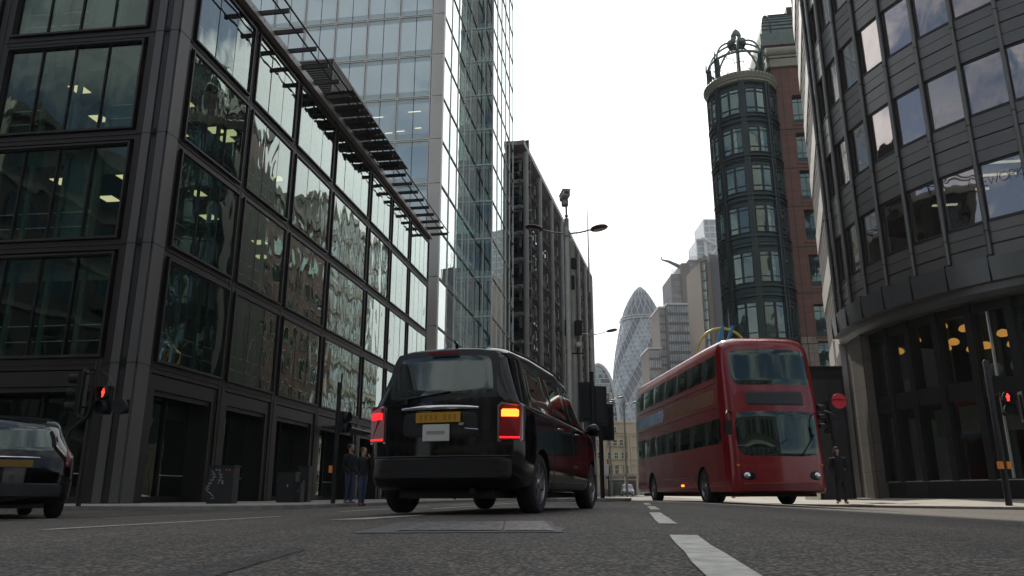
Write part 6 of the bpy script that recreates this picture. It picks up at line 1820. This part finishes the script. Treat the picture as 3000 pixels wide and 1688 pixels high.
def signal_by_panel():
    p = at(2420, 1215, 28.5); X, Y = p.x + .15, 28.5; t = empty('traffic_signal', (X, Y, .08), 'dark traffic signal with hoods pointing left, just behind the hooded person', 'traffic light'); M = Matrix.Translation((X, Y, .08))
    m = MB(M); m.lathe([(.055, 0), (.055, 3.9)], 'black_paint', 12); m.tube([(0, 0, 3.85), (0, 0, 4.3)], .012, 'black_paint', 5); obj('pole', m, t)
    signal_head(t, M @ Matrix.Translation((-.22, 0, 2.55)) @ Matrix.Rotation(R(-80), 4, 'Z')); 
    q = MB(M); q.cbox(.0, .36, -.1, .06, 2.3, 2.72, 'black_paint', .02); obj('signal_box', q, t); q = MB(M); q.cbox(-.1, .3, -.1, .06, 3.0, 3.25, 'black_paint', .02); obj('signal_box', q, t)
    p = at(2458, 1175, 28.2); s = empty('round_sign', (p.x, 28.2, p.z), 'plain red round sign mounted high on the signal pole beside the stone pier', 'sign')
    m = MB(Matrix.Translation(p)); m.lathe([(0, -.02), (.27, -.02), (.275, -.01), (.27, 0), (0, 0)], 'sign_red', 32, axis='y'); obj('disc', m, s)
    m = MB(Matrix.Translation(p)); m.tube([(-.45, -.03, .05), (.27, -.03, .04)], .012, 'black_paint', 5); m.tube([(-.3, -.03, .0), (0, -.03, .1), (.12, -.03, -.02)], .008, 'black_paint', 4); obj('bracket', m, s)
signal_by_panel()
def cabinets():
    specs = [(602, 689, 1363, 1476, 24.0, 'dark telecom cabinet scrawled with white graffiti and small stickers, on the left pavement', 1), (808, 868, 1383, 1466, 27.6, 'plain dark cabinet with a flat lid, middle one on the left pavement', 0),
             (868, 907, 1365, 1464, 29.0, 'tallest narrow dark cabinet, right of the plain lidded one', 0), (862, 882, 1412, 1466, 27.4, 'smallest dark box standing in front of the tall narrow cabinet', 0)]
    for x0, x1, y0, y1, Y, lab, gr in specs:
        a = at(x0, y1, Y); c = at(x1, y0, Y); w = c.x - a.x; h = c.z - .12
        t = empty('utility_cabinet', (a.x, Y, .12), lab, 'cabinet', 'dark cabinets on the left pavement'); M = frameM((a.x, Y, .12), R(-4)); d = .45
        m = MB(M); m.cbox(0, w, 0, d, 0, h - .05, 'cab_black', .015); m.box(w * .5 - .004, w * .5 + .004, -.003, .01, .08, h - .1, 'mullion_black'); obj('body', m, t)
        m = MB(M); m.cbox(-.03, w + .03, -.03, d + .03, h - .05, h, 'cab_black', .012); obj('lid', m, t)
        m = MB(M); m.box(w * .56, w * .62, -.012, 0, h * .5, h * .6, 'lamp_grey'); obj('handle', m, t)
        if gr:
            g = MB(M); random.seed(11)
            for col in range(2):
                x = .10 + col * .22; z = h - .2; n = 34 if col == 0 else 14; pts = []
                for i in range(n): pts.append((x + .055 * sin(i * 2.1 + col) + .012 * random.uniform(-1, 1) + (.10 * sin(i * .25)), -.006, z - i * .024 + .035 * cos(i * 1.7)))
                g.tube(pts, .006, 'graffiti', 4)
            obj('graffiti', g, t)
            g = MB(M); 
            for xx, mm in ((.24, 'sticker_blue'), (.33, 'sticker_blue'), (.56, 'sticker_red'), (.66, 'sticker_red')): g.lathe([(0, -.008), (.028, -.008), (.028, 0)], mm, 14, (xx, 0, h - .14), 'y')
            obj('sticker', g, t)
cabinets()
def ring_sign():
    Y = 56.0; c = at(2118, 1034, Y); r = at(2191, 1034, Y).x - c.x
    t = empty('ring_sculpture', (c.x, Y, 0), 'big thin yellow ring with two slanting blue bars, rising behind the bus roof', 'sculpture'); M = Matrix.Translation((c.x, Y, c.z))
    m = MB(M); m.tube([(r * cos(2 * pi * k / 64), 0, r * sin(2 * pi * k / 64)) for k in range(64)], .10, 'yellow_paint', 10, closed=True); obj('ring', m, t)
    for dx in (-.30, .42): m = MB(M); m.add([(dx - .85 + q, y, -1.1) for q in (0, .22) for y in (-.1, .1)] + [(dx + .35 + q, y, 2.05) for q in (0, .22) for y in (-.1, .1)], [(0, 2, 3, 1), (4, 5, 7, 6), (0, 4, 6, 2), (1, 3, 7, 5), (0, 1, 5, 4), (2, 6, 7, 3)], 'blue_paint'); obj('bar', m, t)
    m = MB(Matrix.Translation((c.x, Y, 0))); m.lathe([(.14, 0), (.14, c.z - r)], 'lamp_grey', 14); obj('post', m, t)
ring_sign()
def far_pole():
    for px, pt, Y, lab in ((1784, 1345, 90, 'thin dark post with a small dark box in front of the cream building, left'), (1768, 1252, 60, 'thin dark post with a small white sign, beside the island signals')):
        p = at(px, 1450, Y); top = at(px, pt, Y).z
        t = empty('sign_post', (p.x, Y, 0), lab, 'post'); M = Matrix.Translation((p.x, Y, 0))
        m = MB(M); m.tube([(0, 0, 0), (0, 0, top)], .07, 'black_paint', 8); obj('post', m, t)
        m = MB(M); z = at(px, 1382, Y).z if px == 1784 else at(px, 1380, Y).z
        m.cbox(-.15, .45 if px == 1768 else .4, -.12, -.05, z - .3, z + .5, 'shop_dark' if px == 1784 else 'plate_white', .02); obj('sign_plate', m, t)
far_pole()
def bicycle(x, y, rot, lab):
    t = empty('bicycle', (x, y, .0), lab, 'bicycle', 'parked bicycles at the end of the road'); M = frameM((x, y, 0), rot)
    for dx in (-.5, .5):
        m = MB(M); m.tube([(dx + .33 * cos(2 * pi * k / 24), 0, .34 + .33 * sin(2 * pi * k / 24)) for k in range(24)], .02, 'black_paint', 6, closed=True)
        for k in range(5): a = pi * k / 5; m.tube([(dx + .32 * cos(a), 0, .34 + .32 * sin(a)), (dx - .32 * cos(a), 0, .34 - .32 * sin(a))], .004, 'alloy', 3)
        obj('wheel', m, t)
    m = MB(M); 
    for a, c in (((-.5, 0, .34), (-.12, 0, .3)), ((-.12, 0, .3), (-.2, 0, .85)), ((-.12, 0, .3), (.36, 0, .75)), ((-.2, 0, .82), (.36, 0, .78)), ((-.5, 0, .34), (-.2, 0, .8)), ((.5, 0, .34), (.36, 0, .95))): m.tube([a, c], .018, 'black_paint', 6)
    obj('frame', m, t)
    m = MB(M); m.tube([(.36, -.25, 1.0), (.36, 0, .97), (.36, .25, 1.0)], .015, 'black_paint', 5); obj('handlebar', m, t)
    m = MB(M); m.ell((-.2, 0, .9), (.13, .07, .035), 'black_paint', 10, 6); obj('saddle', m, t)
for i, px in enumerate((1778, 1787, 1797)):
    p = at(px, 1452, 78); bicycle(p.x, 78 + i * .8, R([10, 35, -5][i]), ['parked bicycle nearest the island, left of the white van', 'parked bicycle in the middle of the three by the thin post', 'parked bicycle closest to the white van'][i])
def stub(px, Y, lab):
    p = at(px, 1470, Y); t = empty('bollard', (p.x, Y, .12), lab, 'bollard', 'short bollards'); m = MB(Matrix.Translation((p.x, Y, .12)))
    m.lathe([(.07, 0), (.07, .8), (.09, .84), (.09, .92), (.04, .98), (0, .99)], 'black_paint', 14); obj('post', m, t)
stub(1332, 46, 'short black bollard seen beneath the taxi'); 
# ------------------------------------------------------------------ people
def smooth_chain(*a): return a
def person(name_lab, x, y, z, rot, look, pose):
    """one continuous voxel-fused body; every face takes the material of its nearest primitive"""
    t = empty('person', (x, y, z), name_lab, 'person')
    H = pose.get('h', 1.78); s = H / 1.78
    P = []          # (p0, r0, p1, r1, mat) tapered capsules with optional flattening (sx, sy)
    def cap(a, ra, b, rb, m, fl=(1, 1)): P.append((Vector(a) * s, ra * s, Vector(b) * s, rb * s, m, fl))
    top, leg, shoe, skin = look['top'], look['leg'], look['shoe'], 'skin'
    st = pose.get('stance', .10); fwd = pose.get('fwd', (0, 0))     # feet apart, feet forward
    lean = pose.get('lean', 0)
    hip = Vector((0, 0, .92)); sh = Vector((0, lean * .5, 1.43))
    # trunk
    cap((0, 0, .93), .145, (0, 0, 1.02), .15, leg, (1.12, .80)); cap((0, 0, 1.0), .155, (0, lean * .2, 1.18), .155, top, (1.12, .82))
    cap((0, lean * .2, 1.16), .155, (0, lean * .45, 1.34), .165, top, (1.18, .80)); cap((-.13, lean * .5, 1.41), .075, (.13, lean * .5, 1.41), .075, top)
    cap((0, lean * .5, 1.42), .085, (0, lean * .6, 1.49), .062, top if look.get('hood') else skin)
    # head
    hc = Vector((0, lean * .7 - .01, 1.645)); tr = pose.get('turn', 0); tilt = pose.get('tilt', 0)
    HR = Matrix.Rotation(tr, 3, 'Z') @ Matrix.Rotation(tilt, 3, 'X')
    def hp(v): return hc + HR @ Vector(v)
    cap((0, lean * .6, 1.47), .055, tuple(hp((0, .01, -.06))), .06, skin)
    cap(tuple(hp((0, .02, .03))), .088, tuple(hp((0, .0, .045))), .092, skin, (.92, 1.08)); cap(tuple(hp((0, -.035, -.05))), .055, tuple(hp((0, -.05, -.085))), .035, skin)
    cap(tuple(hp((0, -.088, .02))), .009, tuple(hp((0, -.108, -.018))), .014, skin)
    for sg in (-1, 1):
        cap(tuple(hp((sg * .083, .01, .015))), .014, tuple(hp((sg * .085, .012, -.02))), .010, skin)
        # legs
        fx = sg * st; fy = fwd[0] if sg < 0 else fwd[1]
        kn = (fx * 1.0, fy * .5 - .03, .50); an = (fx * 1.0, fy, .10)
        cap((sg * .085, 0, .90), .098, kn, .066, leg); cap(kn, .064, an, .048, leg); cap(an, .052, (an[0], an[1], .13), .05, leg)
        cap((fx, fy + .05, .045), .045, (fx + sg * .03, fy - .13, .035), .040, shoe, (1.0, 1.0)); cap((fx, fy + .02, .10), .046, (fx, fy, .14), .048, shoe)
        # arms
        am = pose['arm_l' if sg < 0 else 'arm_r']
        S = Vector((sg * .205, lean * .5, 1.40)); E = Vector((sg * abs(am[0][0]), am[0][1], am[0][2])); Wr = Vector((sg * am[1][0], am[1][1], am[1][2]))
        cap(tuple(S), .066, tuple(E), .052, top); cap(tuple(E), .052, tuple(Wr), .042, top)
        d = (Wr - E).normalized(); side = Vector((0, -1, 0)) if abs(d.y) < .8 else Vector((0, 0, 1))
        side = (side - d * side.dot(d)).normalized(); nrm = d.cross(side)
        cap(tuple(Wr), .028, tuple(Wr + d * .075), .036, skin if not am[2] else top, (1, 1))
        if not am[2]:
            for k, L_ in enumerate((.070, .080, .075, .058)):
                b = Wr + d * .085 + side * (.027 - .018 * k); m1 = b + d * L_ * .55 + nrm * .004 * sg; e = m1 + (d * .8 - nrm * sg * .5).normalized() * L_ * .5
                cap(tuple(b), .0088, tuple(m1), .0084, skin); cap(tuple(m1), .0084, tuple(e), .0072, skin)
            b = Wr + d * .03 + side * .03; cap(tuple(b), .011, tuple(b + (d * .7 + side * .6).normalized() * .05), .0095, skin)
    if look.get('hood'):
        cap((0, .06, 1.47), .085, tuple(hp((0, .058, .02))), .120, top, (1.0, 1.0)); cap(tuple(hp((0, .018, .085))), .100, tuple(hp((0, .05, .065))), .108, top)
        for sg in (-1, 1): cap(tuple(hp((sg * .088, .02, .04))), .026, (sg * .06, .0, 1.46), .045, top)
    if look.get('coat'): cap((0, .01, .80), .175, (0, 0, 1.0), .16, top, (1.15, .85))
    mb = MB()
    for a, ra, b, rb, m, fl in P:
        d = (b - a); L = d.length
        q = d.to_track_quat('Z', 'Y').to_matrix() if L > 1e-5 else Matrix.Identity(3)
        prof = []
        for i in range(6): t_ = pi / 2 * (1 - i / 5); prof.append((ra * cos(t_), -ra * sin(t_)))
        for i in range(6): t_ = pi / 2 * i / 5; prof.append((rb * cos(t_), L + rb * sin(t_)))
        o = len(mb.v); mb.lathe(prof, 'skin', 14)
        for i in range(o, len(mb.v)):
            v = Vector(mb.v[i]); w = q @ v; w = Vector((w.x * fl[0], w.y * fl[1], w.z)); mb.v[i] = tuple(a + w)
    body = obj('tmp_person', mb)
    md = body.modifiers.new('r', 'REMESH'); md.mode = 'VOXEL'; md.voxel_size = .0085; md.adaptivity = 0
    m2 = body.modifiers.new('s', 'SMOOTH'); m2.factor = .5; m2.iterations = 3
    dg = bpy.context.evaluated_depsgraph_get(); me = bpy.data.meshes.new_from_object(body.evaluated_get(dg)); bpy.data.objects.remove(body)
    names = []
    for p in P:
        if p[4] not in names: names.append(p[4])
    me.materials.clear()
    for n in names: me.materials.append(MATS[n])
    def dist(c, p):
        a, ra, b, rb, m, fl = p; ab = b - a; k = max(0, min(1, (c - a).dot(ab) / max(ab.length_squared, 1e-9)))
        v = c - (a + ab * k); v = Vector((v.x / fl[0], v.y / fl[1], v.z)); return abs(v.length - (ra + (rb - ra) * k)) - (.004 if m == look['top'] else 0)
    for f in me.polygons:
        c = f.center; best = min(P, key=lambda p: dist(c, p)); f.material_index = names.index(best[4]); f.use_smooth = True
    o = bpy.data.objects.new('body', me); COL.objects.link(o); o.parent = t; me.name = 'body'
    for sg in (-1, 1):
        e = MB(); e.ell(tuple(hp((sg * .032, -.082, .022)) * s), (.012 * s, .008 * s, .008 * s), 'eye_dark', 10, 6); oe = obj('eye', e); oe.parent = t
    e = MB(); e.ell(tuple(hp((0, -.088, -.050)) * s), (.024 * s, .008 * s, .006 * s), 'lip', 10, 6); oe = obj('mouth', e); oe.parent = t
    if not look.get('hood'):
        h = MB(); c = hp((0, .026, .058)) * s; h.ell(tuple(c), (.102 * s, .118 * s, .092 * s), look.get('hair', 'hair_brown'), 20, 12, HR); oe = obj('hair', h); oe.parent = t
        if look.get('beard'):
            h = MB(); c = hp((0, -.045, -.075)) * s; h.ell(tuple(c), (.050 * s, .042 * s, .038 * s), look.get('hair', 'hair_brown'), 14, 8, HR); oe = obj('beard', h); oe.parent = t
    t.rotation_euler = (0, 0, rot)
    return t
pocket = ((.26, .03, 1.12), (.19, -.10, .95), True)
hang = ((.25, .03, 1.13), (.24, -.03, .87), False)
hold = ((.24, -.02, 1.12), (.16, -.24, 1.20), False)
P3 = at(2467, 1473, 26.2)
person('hooded person in black with tan boots, hands in pockets, on the right pavement', P3.x, 26.2, .10, R(-14), dict(top='cloth_black', leg='cloth_black', shoe='boot_tan', hood=True, coat=True), dict(arm_l=pocket, arm_r=pocket, stance=.12, h=1.80, turn=R(-6)))
P1 = at(1020, 1475, 25.2)
person('bearded man in black jacket and jeans standing beside the left signal pole', P1.x, 25.2, .12, R(55), dict(top='cloth_black', leg='denim', shoe='shoe_grey', beard=True, coat=False), dict(arm_l=pocket, arm_r=hang, stance=.10, h=1.84, turn=R(15)))
P2 = at(1058, 1481, 24.4)
person('man in jeans and brown shoes lifting a hand to his face, beside the bearded man', P2.x, 24.4, .05, R(40), dict(top='cloth_black', leg='denim', shoe='shoe_brown', coat=False), dict(arm_l=pocket, arm_r=((.25, -.08, 1.15), (.10, -.20, 1.45), False), stance=.09, h=1.76, turn=R(20), fwd=(-.06, .08)))
# ------------------------------------------------------------------ air
def haze():
    m = bpy.data.materials.new('haze'); m.use_nodes = True; N = m.node_tree.nodes; L = m.node_tree.links
    N.remove(N['Principled BSDF']); v = N.new('ShaderNodeVolumePrincipled')
    v.inputs['Color'].default_value = (.92, .95, 1, 1); v.inputs['Density'].default_value = .00025; v.inputs['Anisotropy'].default_value = .1
    L.new(v.outputs[0], N['Material Output'].inputs['Volume']); MATS['haze'] = m
    mb = MB(); mb.box(-250, 320, -120, 760, -1.2, 260, 'haze'); o = obj('haze', mb); tag(o, kind='stuff')
haze()
SC.cycles.volume_bounces = 0
